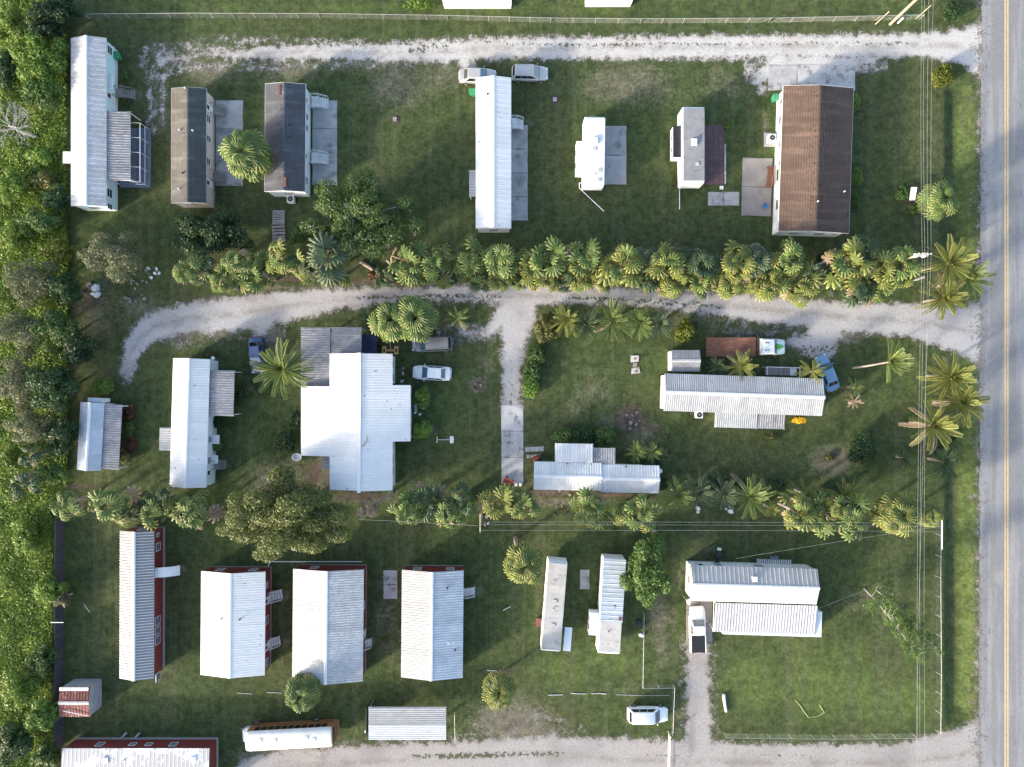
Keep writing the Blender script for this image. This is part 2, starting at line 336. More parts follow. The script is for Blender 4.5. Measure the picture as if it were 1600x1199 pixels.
dr = t.math('ADD', t.attr('dry'), t.math('MULTIPLY', t.math('SUBTRACT', n3, .5), .9)); dr = t.math('ADD', dr, t.math('MULTIPLY', t.math('SUBTRACT', n2, .5), .8))
col = t.mix(t.math('MULTIPLY', t.ramp(dr, .22, .88), .82), col, (.158,.140,.098))
so = t.math('ADD', t.attr('soil'), t.math('MULTIPLY', t.math('SUBTRACT', n3, .5), .9))
col = t.mix(t.ramp(so, .45, .85), col, (.105,.078,.062))
col = t.mix(t.math('MULTIPLY', t.ramp(n4, .50, .72), .42), col, (.105,.112,.045))
col = t.mix(t.math('MULTIPLY', t.ramp(n4, .50, .30), .28), col, (.018,.030,.011))
n5 = t.noise(v, 1.05, 5, .65); vv = t.math('MULTIPLY', t.math('ADD', .70, t.math('MULTIPLY', t.ramp(n3, .25, .75), .56)), t.math('ADD', .72, t.math('MULTIPLY', t.ramp(n5, .3, .7), .55)))
hs = t.new('ShaderNodeHueSaturation'); t.ln(col, hs.inputs['Color']); t.ln(vv, hs.inputs['Value']); hs.inputs['Saturation'].default_value = .86; col = hs.outputs[0]
t.ln(col, t.b.inputs['Base Color']); t.b.inputs['Roughness'].default_value = .95; t.b.inputs['Specular IOR Level'].default_value = .1
hh = t.math('ADD', t.math('MULTIPLY', n3, .55), t.math('MULTIPLY', n4, .45)); t.bump(hh, .55, .16)
g = inst('ground', mesh_np('ground', np.stack([X, Y, Z], -1).reshape(-1, 3), F, 'grass_lawn', {'dry': dry.ravel(), 'lush_lit': lush_lit.ravel(), 'soil': soil.ravel()}))
tag(g, 'mown green lawn with worn brown patches between the mobile homes', 'lawn', kind='structure')

def gravel_mat(name, c1, c2, stain, stain2=(.17,.15,.125)):
    t = NT(name); v = t.coord('World'); d = t.attr('d'); st = t.attr('strip')
    a = t.noise(v, .9, 6, .7); b = t.noise(v, 4.0, 5, .75); c = t.noise(v, .16, 4)
    col = t.mix(t.ramp(b, .3, .7), c1, c2); col = t.mix(t.math('MULTIPLY', t.ramp(c, .45, .7), .6), col, stain)
    col = t.mix(t.math('MULTIPLY', t.ramp(b, .60, .70), t.ramp(a, .5, .62)), col, (.10,.09,.07))
    mdk = t.math('MULTIPLY', t.attr('mid'), t.ramp(t.noise(v, .5, 5, .7), .35, .6)); col = t.mix(t.math('MULTIPLY', mdk, .55), col, stain2)
    col = t.mix(t.math('MULTIPLY', t.ramp(t.noise(v, .33, 6, .7), .54, .70), .55), col, tuple(x*.62 for x in c2))
    col = t.mix(t.math('MULTIPLY', t.ramp(t.math('ADD', d, t.math('MULTIPLY', t.math('SUBTRACT', a, .5), 3.0)), .9, .0), .6), col, stain2)
    t.ln(col, t.b.inputs['Base Color']); t.b.inputs['Roughness'].default_value = .95; t.b.inputs['Specular IOR Level'].default_value = .1
    t.bump(t.noise(v, 14, 3), .4, .03)
    e = t.math('ADD', d, t.math('MULTIPLY', t.math('SUBTRACT', a, .5), 3.0)); e = t.math('ADD', e, t.math('MULTIPLY', t.math('SUBTRACT', b, .5), 2.4))
    k = t.ramp(e, -.2, .45)
    b2 = t.noise(v, 2.4, 4, .7); sb = t.math('ADD', t.math('ADD', st, t.math('MULTIPLY', mdk, .55)), t.math('MULTIPLY', t.math('SUBTRACT', b2, .5), 4.2))
    k = t.math('MULTIPLY', k, t.math('SUBTRACT', 1.0, t.math('MULTIPLY', t.ramp(sb, .95, 1.25), .85)))
    tr = t.new('ShaderNodeBsdfTransparent'); mx = t.new('ShaderNodeMixShader'); t.ln(k, mx.inputs[0]); t.ln(tr.outputs[0], mx.inputs[1]); t.ln(t.b.outputs[0], mx.inputs[2]); t.ln(mx.outputs[0], t.out.inputs[0])
gravel_mat('gravel_white', (.52,.505,.49), (.36,.345,.335), (.40,.375,.35))
gravel_mat('gravel_grey', (.43,.42,.42), (.31,.30,.30), (.26,.25,.25))
gravel_mat('gravel_dirt', (.36,.34,.33), (.245,.23,.222), (.20,.187,.18))
def gravel(name, label, mat, chains, strips, z=.008, patch=()):
    st = 4.0
    pts = np.array([p for c in chains for p in c]); x0, x1 = pts[:,0].min()-70, pts[:,0].max()+70; y0, y1 = pts[:,1].min()-70, pts[:,1].max()+70
    gx, gy = np.meshgrid(np.arange(x0, min(x1, 1556), st), np.arange(y0, y1, st))
    d = np.max([seg_d(gx, gy, c) for c in chains], 0)*S
    mid = np.exp(-(seg_d(gx, gy, [(x, y, 0) for x, y, r in chains[0]])*S/.42)**2)
    for c, cap in patch: d = np.maximum(d, np.minimum(seg_d(gx, gy, c)*S, cap))
    sp = np.zeros(gx.shape)
    for c in strips: sp = np.maximum(sp, smooth(seg_d(gx, gy, c), -5, 3))
    # keep off the asphalt: fades out along its edge
    xe = 1533-4*smooth(gy, 100, 1199)
    d = np.minimum(d, (xe-gx)*S+1.2)
    n, m = gx.shape; idx = np.arange(n*m).reshape(n, m)
    F = np.stack([idx[1:,:-1], idx[1:,1:], idx[:-1,1:], idx[:-1,:-1]], -1).reshape(-1, 4)
    F = F[d.ravel()[F].max(1) > -1.7]
    us, inv = np.unique(F, return_inverse=True); F = inv.reshape(-1, 4)
    V = np.stack([(gx-800)*S, (599.5-gy)*S, ground_z(gx, gy)+z], -1).reshape(-1, 3)[us]
    o = inst(name, mesh_np(name, V, F, mat, {'d': d.ravel()[us], 'strip': sp.ravel()[us], 'mid': mid.ravel()[us]}))
    return tag(o, label, 'road', kind='structure')
gravel('gravel_road', 'bright white gravel road along the chain link fence at the top', 'gravel_white',
  [[(250,92,11),(275,94,6),(330,84,5),(400,84,12),(500,80,14),(620,82,17),(700,80,20),(760,76,20),(900,75,19),(1100,74,21),(1300,73,21),(1440,71,21),(1500,72,29),(1548,78,52)],
   [(722,92,12),(738,108,9)],[(238,100,4),(234,150,4),(240,210,2)],[(256,118,4),(254,196,3)],[(1190,120,12),(1215,98,18),(1330,98,12),(1365,92,10)],[(1180,118,10),(1190,140,8)]],
  [[(330,70,4),(560,70,3),(760,66,2),(900,70,3),(1200,67,2),(1420,67,2)],[(640,78,4),(700,70,5)],[(1010,92,2),(1200,86,2),(1440,91,1)]],
  patch=[([(244,94,26),(300,86,24),(360,84,26),(440,84,24),(540,84,22),(640,86,18)],.02),([(238,110,8),(236,212,7)],.0),([(1180,110,20),(1370,96,18)],.15)])
gravel('gravel_lane', 'grey gravel lane curving between the two palm rows to a turning loop', 'gravel_grey',
  [[(1548,520,62),(1500,516,38),(1420,500,28),(1330,497,26),(1200,484,25),(1100,473,19),(1000,465,16),(900,461,16),(820,463,18),(720,459,14),(620,461,14),(520,468,20),(440,480,28),(360,492,28),(290,498,27),(240,510,25),(214,533,20),(203,560,15),(197,592,10)],
   [(812,468,32),(808,500,30),(802,540,20),(799,580,17),(799,640,17)],[(790,490,20),(765,520,9),(715,522,6)],[(1290,520,30),(1285,545,22),(1240,532,12)],[(415,500,18),(400,530,10)]],
  [[(560,466,3),(700,463,4),(800,466,2)],[(880,466,2),(980,470,4),(1110,480,4),(1130,482,2)],[(798,560,1),(798,600,3),(798,635,4)],[(1230,545,8),(1320,545,6)]],
  patch=[([(1150,512,16),(1260,520,24),(1330,520,20)],-.05),([(700,522,14),(770,520,14)],.0),([(380,515,14),(430,520,16)],-.05),([(280,535,12),(360,512,16)],-.15)])
gravel('dirt_road', 'pale dirt road along the bottom of the park with a driveway branch', 'gravel_dirt',
  [[(400,1215,36),(450,1198,30),(560,1192,30),(700,1182,26),(850,1182,34),(1000,1188,36),(1200,1192,32),(1400,1192,32),(1500,1180,42),(1548,1168,52)],[(1090,1010,19),(1091,1060,20),(1092,1160,24)],[(400,1240,40),(800,1240,50),(1548,1240,60)]],
  [[(640,1182,4),(760,1180,5),(880,1176,3)],[(1010,1180,1),(1060,1182,2)],[(1190,1180,2),(1300,1182,2)]],
  patch=[([(760,1140,20),(830,1135,26),(900,1150,16)],-.1),([(400,1175,14),(560,1168,10),(760,1158,12)],-.05),([(1090,1000,26),(1092,1150,30)],-.05)])

gravel('road_shoulder', 'thin sandy shoulder along the left edge of the asphalt road', 'gravel_dirt', [[(1531,-60,2.5),(1529,400,2.0),(1528,800,2.5),(1528,1260,2.5)]], [], z=.022, patch=[([(1531,-60,10),(1528,1260,10)],-.35)])
# asphalt road with double yellow line
t = NT('asphalt'); v = t.coord('World'); vs = t.coord('World', (1, .06, 1))
col = t.mix(t.ramp(t.noise(v, 6, 4), .3, .7), (.170,.173,.182), (.225,.227,.234))
col = t.mix(t.math('MULTIPLY', t.ramp(t.noise(vs, .9, 4), .45, .62), .75), col, (.275,.275,.278))
col = t.mix(t.math('MULTIPLY', t.ramp(t.noise(v, .12, 5, .6), .55, .75), .6), col, (.34,.325,.30))
cr_ = t.noise(v, .55, 7, .75); col = t.mix(t.math('MULTIPLY', t.ramp(t.math('ABSOLUTE', t.math('SUBTRACT', cr_, .5)), .010, .0), .5), col, (.075,.075,.08))
col = t.mix(t.math('MULTIPLY', t.ramp(t.noise(t.coord('World', (1,.35,1)), .8, 4, .7), .62, .70), .5), col, (.09,.09,.095))
t.ln(col, t.b.inputs['Base Color']); t.b.inputs['Roughness'].default_value = .9; t.b.inputs['Specular IOR Level'].default_value = .2; t.bump(t.noise(v, 25, 3), .4, .02)
yy = np.concatenate([[-2600,-600,-120], np.arange(-70, 70.1, .6), [120,600,2600]]); n = len(yy)
pye = 599.5-yy/S; xl = (1533-4*np.clip(pye/1199, 0, 1)-800)*S + rng.normal(0, .06, n)
V = np.concatenate([np.stack([xl, yy, np.full(n, .016)], 1), np.stack([np.full(n, 68.6)+rng.normal(0, .06, n), yy, np.full(n, .016)], 1)])
F = np.stack([np.arange(n-1), np.arange(n-1)+n, np.arange(1, n)+n, np.arange(1, n)], 1)
road = tag(inst('asphalt_road', mesh_np('asphalt_road', V, F, 'asphalt')), 'grey asphalt road with a double yellow centre line on the right', 'road', kind='structure')
pm('road_paint', (.46,.33,.16), (.52,.40,.24), 2, .8, dirt=((.25,.23,.20), 3, .55, .75, None), where='World', rand=False)
for off in (-.16, .16):
    xc = (1572.5-800)*S+off
    MB().b2(xc-.10, xc+.10, -400, 400, .018, .021).build('centre_line', 'road_paint', road)

# ------------------------------------------------------------------ building kit
def panel_mesh(run, drop, pw, rib, ribh, mat, thick=.03):
    """metal sheet: slopes from x=0 down to x=run, ribs run down the slope, width pw along y"""
    nr = max(1, round(pw/rib)); step = pw/nr; prof = []
    for i in range(nr):
        y = i*step
        prof += [(y, 0), (y+step*.36, 0), (y+step*.44, ribh), (y+step*.56, ribh), (y+step*.64, 0)]
    prof.append((pw-.004, 0)); b = MB(); n = len(prof)
    for x, z in ((0, 0), (run, -drop)):
        b.v += [(x, y, z+h) for y, h in prof] + [(x, prof[-1][0], z-thick), (x, 0, z-thick)]
    k = n+2
    b.f += [(i, k+i, k+(i+1) % k, (i+1) % k) for i in range(k)] + [tuple(range(k)), tuple(reversed(range(k, 2*k)))]
    me = b.mesh('roof_panel', mat); av = [1.0 if h < 1e-6 else 0.0 for y, h in prof]+[0, 0]
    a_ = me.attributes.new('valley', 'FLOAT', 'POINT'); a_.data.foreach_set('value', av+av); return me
def panels(parent, x_ridge, sgn, y0, y1, zr, run, drop, pw, rib, ribh, mat):
    n = max(1, round((y1-y0)/pw)); w = (y1-y0)/n
    me = panel_mesh(run, drop, w, rib, ribh, mat)
    for i in range(n):
        jit = random.uniform(0, .008)
        if sgn > 0: inst('roof_panel', me, parent, (x_ridge, y0+i*w, zr+jit))
        else: inst('roof_panel', me, parent, (x_ridge, y0+(i+1)*w, zr+jit), (0, 0, math.pi))
def rib_sheet(thing_, name, px0, py0, px1, py1, z_hi, z_lo, down, mat='roof_galv', pw=.9, rib=.3, ribh=.05, posts='wood_white', label=None, trim='trim_white', base=0.0):
    """flat porch or carport roof between two photograph corners; down = 'E','W','N','S' (way it drains, in the thing's frame)"""
    zm = (z_hi+z_lo)/2
    a = L(thing_, px0, py0, zm); c = L(thing_, px1, py1, zm)
    x0, x1 = sorted((a.x, c.x)); y0, y1 = sorted((a.y, c.y))
    o = MB()
    o.b2(x0-.03, x1+.03, y0-.04, y0, z_lo-.14 if down != 'N' else z_lo-.10, z_lo-.02); o.b2(x0-.03, x1+.03, y1, y1+.04, z_lo-.14, z_lo-.02)
    r = o.build(name, trim, thing_)
    if label: r['label'] = label
    if down in 'EW':
        n = max(1, round((y1-y0)/pw)); w = (y1-y0)/n; me = panel_mesh(x1-x0, z_hi-z_lo, w, rib, ribh, mat)
        for i in range(n):
            if down == 'E': inst('roof_panel', me, r, (x0, y0+i*w, z_hi+random.uniform(0, .01)))
            else: inst('roof_panel', me, r, (x1, y0+(i+1)*w, z_hi+random.uniform(0, .01)), (0, 0, math.pi))
    else:
        n = max(1, round((x1-x0)/pw)); w = (x1-x0)/n; me = panel_mesh(y1-y0, z_hi-z_lo, w, rib, ribh, mat)
        for i in range(n):
            if down == 'N': inst('roof_panel', me, r, (x0+(i+1)*w, y0, z_hi+random.uniform(0, .01)), (0, 0, math.pi/2))
            else: inst('roof_panel', me, r, (x0+i*w, y1, z_hi+random.uniform(0, .01)), (0, 0, -math.pi/2))
    if posts:
        for x in (x0+.12, x1-.12):
            for y in (y0+.12, y1-.12):
                MB().b2(x-.05, x+.05, y-.05, y+.05, base, z_lo-.03).build('post', posts, thing_)
    return x0, x1, y0, y1
def window(t, side, c, w, z0, z1, xw, yw, frame='trim_white', door=False):
    """window or door on a wall at local x=+-xw or y=+-yw; c = position along the wall"""
    h = z1-z0
    def bx(b, u0, u1, za, zb, d0, d1):
        if side in 'EW':
            s = 1 if side == 'E' else -1; b.b2(s*(xw+d0), s*(xw+d1), u0, u1, za, zb)
        else:
            s = 1 if side == 'N' else -1; b.b2(u0, u1, s*(yw+d0), s*(yw+d1), za, zb)
    b = MB()
    if door:
        bx(b, c-w/2, c+w/2, z0, z1, .002, .05); d = b.build('door', frame, t)
        k = MB(); bx(k, c+w*.36, c+w*.42, z0+h*.45, z0+h*.5, .055, .10); k.build('handle', 'steel', d)
        k = MB(); bx(k, c-w*.28, c+w*.28, z0+h*.55, z0+h*.9, .052, .06); k.build('pane', 'glass', d); return
    for u0, u1, za, zb in ((c-w/2, c-w/2+.06, z0, z1), (c+w/2-.06, c+w/2, z0, z1), (c-w/2+.06, c+w/2-.06, z0, z0+.06), (c-w/2+.06, c+w/2-.06, z1-.06, z1), (c-w/2+.06, c+w/2-.06, z0+h*.48, z0+h*.52)):
        bx(b, u0, u1, za, zb, .002, .06)
    f = b.build('window', frame, t)
    k = MB(); bx(k, c-w/2+.05, c+w/2-.05, z0+.05, z1-.05, .004, .03); k.build('pane', 'glass', f)

def gable(name, label, cat, cx, cy, w, l, ang=0.0, ez=2.8, rise=.75, over=.25, wall='wall_white', roof='roof_white', skirt='skirt_white', pw=.9, rib=.3, ribh=.035,
          trim='trim_white', wins=(), doors=(), group=None, roof2=None, vents=(), skirt_h=.6, frame='trim_white'):
    """gabled house; (cx,cy) = photo pixel of the roof's centre at eave height, w across the ridge and l along it in pixels; ang turns it anticlockwise"""
    k = S*(1-ez/H); w *= k; l *= k; p = W(cx, cy, ez)
    t = thing(name, label, cat, (p.x, p.y, 0), R(ang), group)
    hw, hl = w/2, l/2; xw, yw = hw-over, hl-.12; tp = rise/hw
    zt = ez+tp*over-.06; za = ez+rise-.06
    b = MB()
    if wall is None:
        for x in (-xw+.06, 0, xw-.06):
            for y in (-yw+.06, 0, yw-.06): MB().tube((x, y, -.05), (x, y, ez+rise-tp*abs(x)-.06), .05).build('post', 'steel', t)
    b.v = [(-xw,-yw,skirt_h),(xw,-yw,skirt_h),(xw,-yw,zt),(0,-yw,za),(-xw,-yw,zt),(-xw,yw,skirt_h),(xw,yw,skirt_h),(xw,yw,zt),(0,yw,za),(-xw,yw,zt)]
    b.f = [(0,1,2,3,4),(9,8,7,6,5),(1,6,7,2),(2,7,8,3),(3,8,9,4),(4,9,5,0),(0,5,6,1)]
    if wall: b.build('wall', wall, t)
    if wall: MB().b2(-xw+.03, xw-.03, -yw+.03, yw-.03, -.02, skirt_h-.003).build('skirting', skirt, t)
    if roof.startswith('shingle'):
        o = None
        for sgn, rm in ((1, roof2 or roof), (-1, roof)):
            n = max(8, int(hw/.3)); V = []; F = []; A = []
            for i in range(n):
                xa, xb = hw*i/n, hw*(i+1)/n
                ztop = ez+rise-tp*xa
                zz = ((xa-.002, ztop-.004), (xb, ez+rise-tp*xb+.022))
                bb = len(V)
                for x, z in zz:
                    V += [(sgn*x, -hl, z), (sgn*x, hl, z)]
                V += [(sgn*xb, -hl, ez+rise-tp*xb-.012), (sgn*xb, hl, ez+rise-tp*xb-.012)]
                A += [max(0, 1-3.2*xa/hw)]*2+[max(0, 1-3.2*xb/hw)]*2+[0, 0]
                F += [(bb, bb+2, bb+3, bb+1) if sgn > 0 else (bb, bb+1, bb+3, bb+2), (bb+2, bb+4, bb+5, bb+3) if sgn > 0 else (bb+2, bb+3, bb+5, bb+4)]
            bb = len(V); V += [(0,-hl,ez+rise-.05),(0,hl,ez+rise-.05),(sgn*hw,-hl,ez-.05),(sgn*hw,hl,ez-.05)]; A += [0]*4
            F.append((bb, bb+1, bb+3, bb+2) if sgn > 0 else (bb, bb+2, bb+3, bb+1))
            me = mesh_np('roof', V, F, rm, {'ridge': [min(1, a+.12) for a in A]})
            s_ = inst('roof', me, t)
            if o is None: o = s_
        for s_ in (-1, 1):
            e = MB(); e.quadbox([(-hw, s_*hl, ez-.16), (-hw, s_*(hl+.03), ez-.16), (-hw, s_*(hl+.03), ez+.02), (-hw, s_*hl, ez+.02), (0, s_*hl, ez+rise-.16), (0, s_*(hl+.03), ez+rise-.16), (0, s_*(hl+.03), ez+rise+.02), (0, s_*hl, ez+rise+.02)])
            e.quadbox([(hw, s_*hl, ez-.16), (hw, s_*(hl+.03), ez-.16), (hw, s_*(hl+.03), ez+.02), (hw, s_*hl, ez+.02), (0, s_*hl, ez+rise-.16), (0, s_*(hl+.03), ez+rise-.16), (0, s_*(hl+.03), ez+rise+.02), (0, s_*hl, ez+rise+.02)])
            e.b2(s_*hw, s_*(hw+.03), -hl, hl, ez-.16, ez+.01); e.build('fascia', trim, o)
        b = MB()
        for sgn in (-1, 1):
            b.quadbox([(0,-hl,ez+rise+.015),(0,hl,ez+rise+.015),(sgn*.16,hl,ez+rise+.015-tp*.16),(sgn*.16,-hl,ez+rise+.015-tp*.16),(0,-hl,ez+rise+.035),(0,hl,ez+rise+.035),(sgn*.16,hl,ez+rise+.035-tp*.16),(sgn*.16,-hl,ez+rise+.035-tp*.16)])
        b.build('ridge_cap', roof, o)
    else:
        b = MB()
        for sgn in (-1, 1):
            b.quadbox([(0,-hl-.02,ez+rise+ribh+.012),(0,hl+.02,ez+rise+ribh+.012),(sgn*.2,hl+.02,ez+rise+ribh+.012-tp*.2),(sgn*.2,-hl-.02,ez+rise+ribh+.012-tp*.2),
                       (0,-hl-.02,ez+rise+ribh+.03),(0,hl+.02,ez+rise+ribh+.03),(sgn*.2,hl+.02,ez+rise+ribh+.03-tp*.2),(sgn*.2,-hl-.02,ez+rise+ribh+.03-tp*.2)])
            b.b2(sgn*(hw-.02), sgn*(hw-.06), -hl, hl, ez-.16, ez-.03)
            for s_ in (-1, 1):
                b.quadbox([(0, s_*(hl-.03), ez+rise-.16), (0, s_*(hl-.06), ez+rise-.16), (sgn*hw, s_*(hl-.06), ez-.16), (sgn*hw, s_*(hl-.03), ez-.16), (0, s_*(hl-.03), ez+rise-.035), (0, s_*(hl-.06), ez+rise-.035), (sgn*hw, s_*(hl-.06), ez-.035), (sgn*hw, s_*(hl-.03), ez-.035)])
        o = b.build('roof', trim, t)
        for sgn in (-1, 1):
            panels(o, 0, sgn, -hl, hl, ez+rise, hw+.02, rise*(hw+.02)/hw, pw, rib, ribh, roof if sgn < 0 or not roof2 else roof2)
    for side, c, ww, z0, z1 in wins: window(t, side, c, ww, z0, z1, xw, yw, frame)
    for side, c, ww, z0, z1 in doors: window(t, side, c, ww, z0, z1, xw, yw, 'trim_white', True)
    for px, py, kind in vents:
        q = L(t, px, py, ez+rise*.6); zz = ez+rise-tp*abs(q.x)
        if kind == 'pipe': MB().tube((q.x, q.y, zz-.05), (q.x, q.y, zz+.3), .08, n=8).build('vent_pipe', 'trim_white', o)
        elif kind == 'dark': MB().tube((q.x, q.y, zz-.05), (q.x, q.y, zz+.25), .10, n=8).build('vent_pipe', 'black_plastic', o)
        elif kind == 'box': MB().b2(q.x-.16, q.x+.16, q.y-.55, q.y+.55, zz-.1, zz+.12).build('roof_vent', 'brown_box', o)
        elif kind == 'cap': MB().b2(q.x-.3, q.x+.3, q.y-.3, q.y+.3, zz-.1, zz+.14).build('roof_vent', 'trim_white', o)
    t['xw'] = xw; t['yw'] = yw
    return t

def steps(label, px, py, dx, top=.75, w=1.2, ln=1.6, mat='wood_white', ang=0.0, land=.9):
    """entry steps: landing beside the wall at (px,py), going down towards local +x turned by dx degrees"""
    p = W(px, py, 0); t = thing('entry_steps', label, 'steps', (p.x, p.y, 0), R(dx+ang))
    MB().b2(-land/2, land/2, -w/2, w/2, top-.06, top).build('landing', mat, t)
    n = 4; run = (ln-land/2)/n
    for i in range(n):
        z = top*(n-i)/(n+1); MB().b2(land/2+i*run+.004, land/2+(i+1)*run, -w/2+.03, w/2-.03, z-.05, z).build('tread', mat, t)
    for s_ in (-1, 1):
        b = MB(); y = s_*(w/2)
        b.tube((-land/2, y, top+.85), (land/2, y, top+.85), .04); b.tube((land/2, y, top+.85), (ln, y, .85), .04)
        for x, z0, z1 in ((-land/2, 0, top+.85), (land/2, 0, top+.85), (ln, 0, .85)): b.tube((x, y, z0), (x, y, z1), .035)
        b.tube((-land/2, y, top+.45), (land/2, y, top+.45), .02); b.tube((land/2, y, top+.45), (ln, y, .45), .02); b.build('railing', mat, t)
    return t
def slab(name, label, cat, px0, py0, px1, py1, mat, nx=1, ny=1, ang=0.0, z=.05, gap=.03, chip=True, group=None):
    """paved area made of separate cast slabs with open joints"""
    c = W((px0+px1)/2, (py0+py1)/2); w = abs(px1-px0)*S; l = abs(py1-py0)*S
    t = thing(name, label, cat, (c.x, c.y, 0), R(ang), group); sx, sy = w/nx, l/ny
    for i in range(nx):
        for j in range(ny):
            x0, y0 = -w/2+i*sx+gap/2, -l/2+j*sy+gap/2; x1, y1 = x0+sx-gap, y0+sy-gap
            e = .10 if chip else .02; q = lambda: random.uniform(0, e)
            pts = [(x0+q(), y0), (x0+sx*.35, y0+q()*.6), (x1-q(), y0), (x1, y0+q()), (x1-q()*.6, (y0+y1)/2), (x1, y1-q()), (x1-q(), y1), ((x0+x1)/2, y1-q()*.6), (x0+q(), y1), (x0, y1-q()), (x0+q()*.6, (y0+y1)/2), (x0, y0+q())]
            MB().prism(pts, -.05, z+random.uniform(0, .012)).build('slab', mat, t)
    return t

# ------------------------------------------------------------------ top row of homes
h = gable('mobile_home', 'longest aqua walled mobile home with weathered white roof beside the woods', 'mobile home', 138.5, 191, 55, 263, 0, 2.9, .62, .25, 'wall_aqua', 'roof_white_stained', 'skirt_white', 1.2, .6, .010,
  wins=[('E',9.2,1.0,1.3,2.3),('E',-8.3,1.1,1.3,2.4),('E',-9.9,.7,1.3,2.3),('W',5,1.2,1.2,2.3),('W',-5,1.2,1.2,2.3),('S',0,1.2,1.2,2.3)], doors=[('E',3.6,.95,.62,2.5)])
MB().b2(h['xw']+.02, h['xw']+.72, 4.2, 6.0, 2.25, 2.30).build('window_awning', 'trim_white', h)
rib_sheet(h, 'porch_roof', 168, 174, 203, 281, 2.75, 2.45, 'E', 'roof_galv', label='streaked grey porch roof')
x0, x1, y0, y1 = L(h,203,0,2.3).x, L(h,222,0,2.3).x, L(h,0,284,2.3).y, L(h,0,192,2.3).y
b = MB()
for i in range(5):
    y = y0+(y1-y0)*i/4; b.tube((x0,y,2.35),(x1-.3,y,2.2),.022); b.tube((x1-.3,y,.3),(x1-.3,y,2.2),.022)
b.tube((x1-.3,y0,2.2),(x1-.3,y1,2.2),.04); b.tube((x0,y0,2.35),(x0,y1,2.35),.04); b.tube((x0,y0,1.1),(x1-.3,y0,1.1),.03); b.tube((x1-.3,y0,1.1),(x1-.3,y1,1.1),.03)
b.build('porch_frame', 'trim_white', h)
MB().b2(x0-2.4, x1-.1, y0-.1, y1+.1, .02, .32).build('porch_deck', 'deck_blue', h)
MB().b2(x0-.3, x1-.32, y0+.06, y1-.06, .33, .36).build('porch_mat', 'screen', h)
a = L(h, 98, 237, 2.3); c = L(h, 113, 255, 2.3); MB().b2(a.x, c.x, a.y, c.y, 2.2, 2.28).build('window_awning', 'trim_white', h)
steps('grey wooden steps at the aqua walled mobile home', 192, 149, 0, .7, 1.1, 1.6, 'wood_grey')

h = gable('mobile_home', 'beige mobile home with grey green shingle roof, second from the woods', 'mobile home', 295, 228, 54.5, 179, 0, 2.9, .42, .2, 'wall_beige', 'shingle_taupe', 'skirt_grey', trim='trim_grey', roof2='shingle_green',
  wins=[('E',3.6,1.0,1.4,2.4),('E',1.2,.8,1.3,2.4),('E',-1.6,.9,1.4,2.4),('S',-.4,1.0,1.3,2.4),('W',2,1.0,1.3,2.4)], doors=[('E',5.0,.9,.62,2.6),('E',-4.2,.9,.62,2.6)], vents=[(290.5,139,'pipe'),(281,204,'pipe'),(302,205,'pipe'),(280,296,'pipe'),(286,271,'dark')])
slab('patio', 'grey concrete patio beside the beige home with shingle roof', 'patio', 337, 157, 380, 291, 'concrete', 1, 3)
steps('grey steps by the upper door of the beige shingled home', 339, 176, 0, .7, 1.2, 1.25, 'wood_grey', 0, .9)
steps('grey steps by the lower door of the beige shingled home', 339, 279, 0, .7, 1.2, 1.25, 'wood_grey', 0, .9)
h = gable('mobile_home', 'white walled mobile home with dark slate roof, third from the woods', 'mobile home', 445.5, 215.5, 63, 168, -.4, 2.9, .45, .2, 'wall_pale', 'shingle_slate', 'skirt_white', trim='trim_white',
  wins=[('E',3.0,.8,1.3,2.4),('E',1.6,.8,1.3,2.4),('E',-4.8,.9,1.3,2.4),('S',0,1.0,1.3,2.3),('W',0,1.0,1.3,2.3)], doors=[('E',4.9,.9,.62,2.6),('E',-1.9,.9,.62,2.6)], vents=[(437,142,'box'),(446,285,'box'),(453,196,'dark'),(453,215,'dark')])
slab('patio', 'long grey concrete patio beside the slate roofed home', 'patio', 488, 157, 527, 290, 'concrete', 1, 3)
steps('white wooden steps by the upper door of the slate roofed home', 495, 163, 0, .75, 1.35, 1.5, 'wood_white')
steps('white wooden steps by the lower door of the slate roofed home', 495, 250, 0, .75, 1.35, 1.5, 'wood_white')
h = gable('mobile_home', 'long narrow mobile home with bright white roof in the top lawn', 'mobile home', 771, 239.5, 55, 236, 0, 2.9, .55, .2, 'wall_white', 'roof_white_clean', 'skirt_white', 1.2, .6, .010,
  wins=[('E',6,1,1.3,2.3),('E',-3,1,1.3,2.3),('W',6,1,1.3,2.3),('W',0,1,1.3,2.3),('S',0,1.2,1.2,2.3)], doors=[('E',3.4,.9,.62,2.5),('W',-5,.9,.62,2.5)], vents=[(762,148,'dark')])
rib_sheet(h, 'porch_roof', 733, 266, 746, 306, 2.1, 1.95, 'W', 'roof_aged')
slab('patio', 'dark stained concrete patio beside the bright white roofed home', 'patio', 797, 196, 825, 345, 'concrete', 1, 4)
steps('white steps on the right of the bright white roofed home', 804, 196, 0, .7, 1.3, 1.1, 'wood_white', 0, .7)

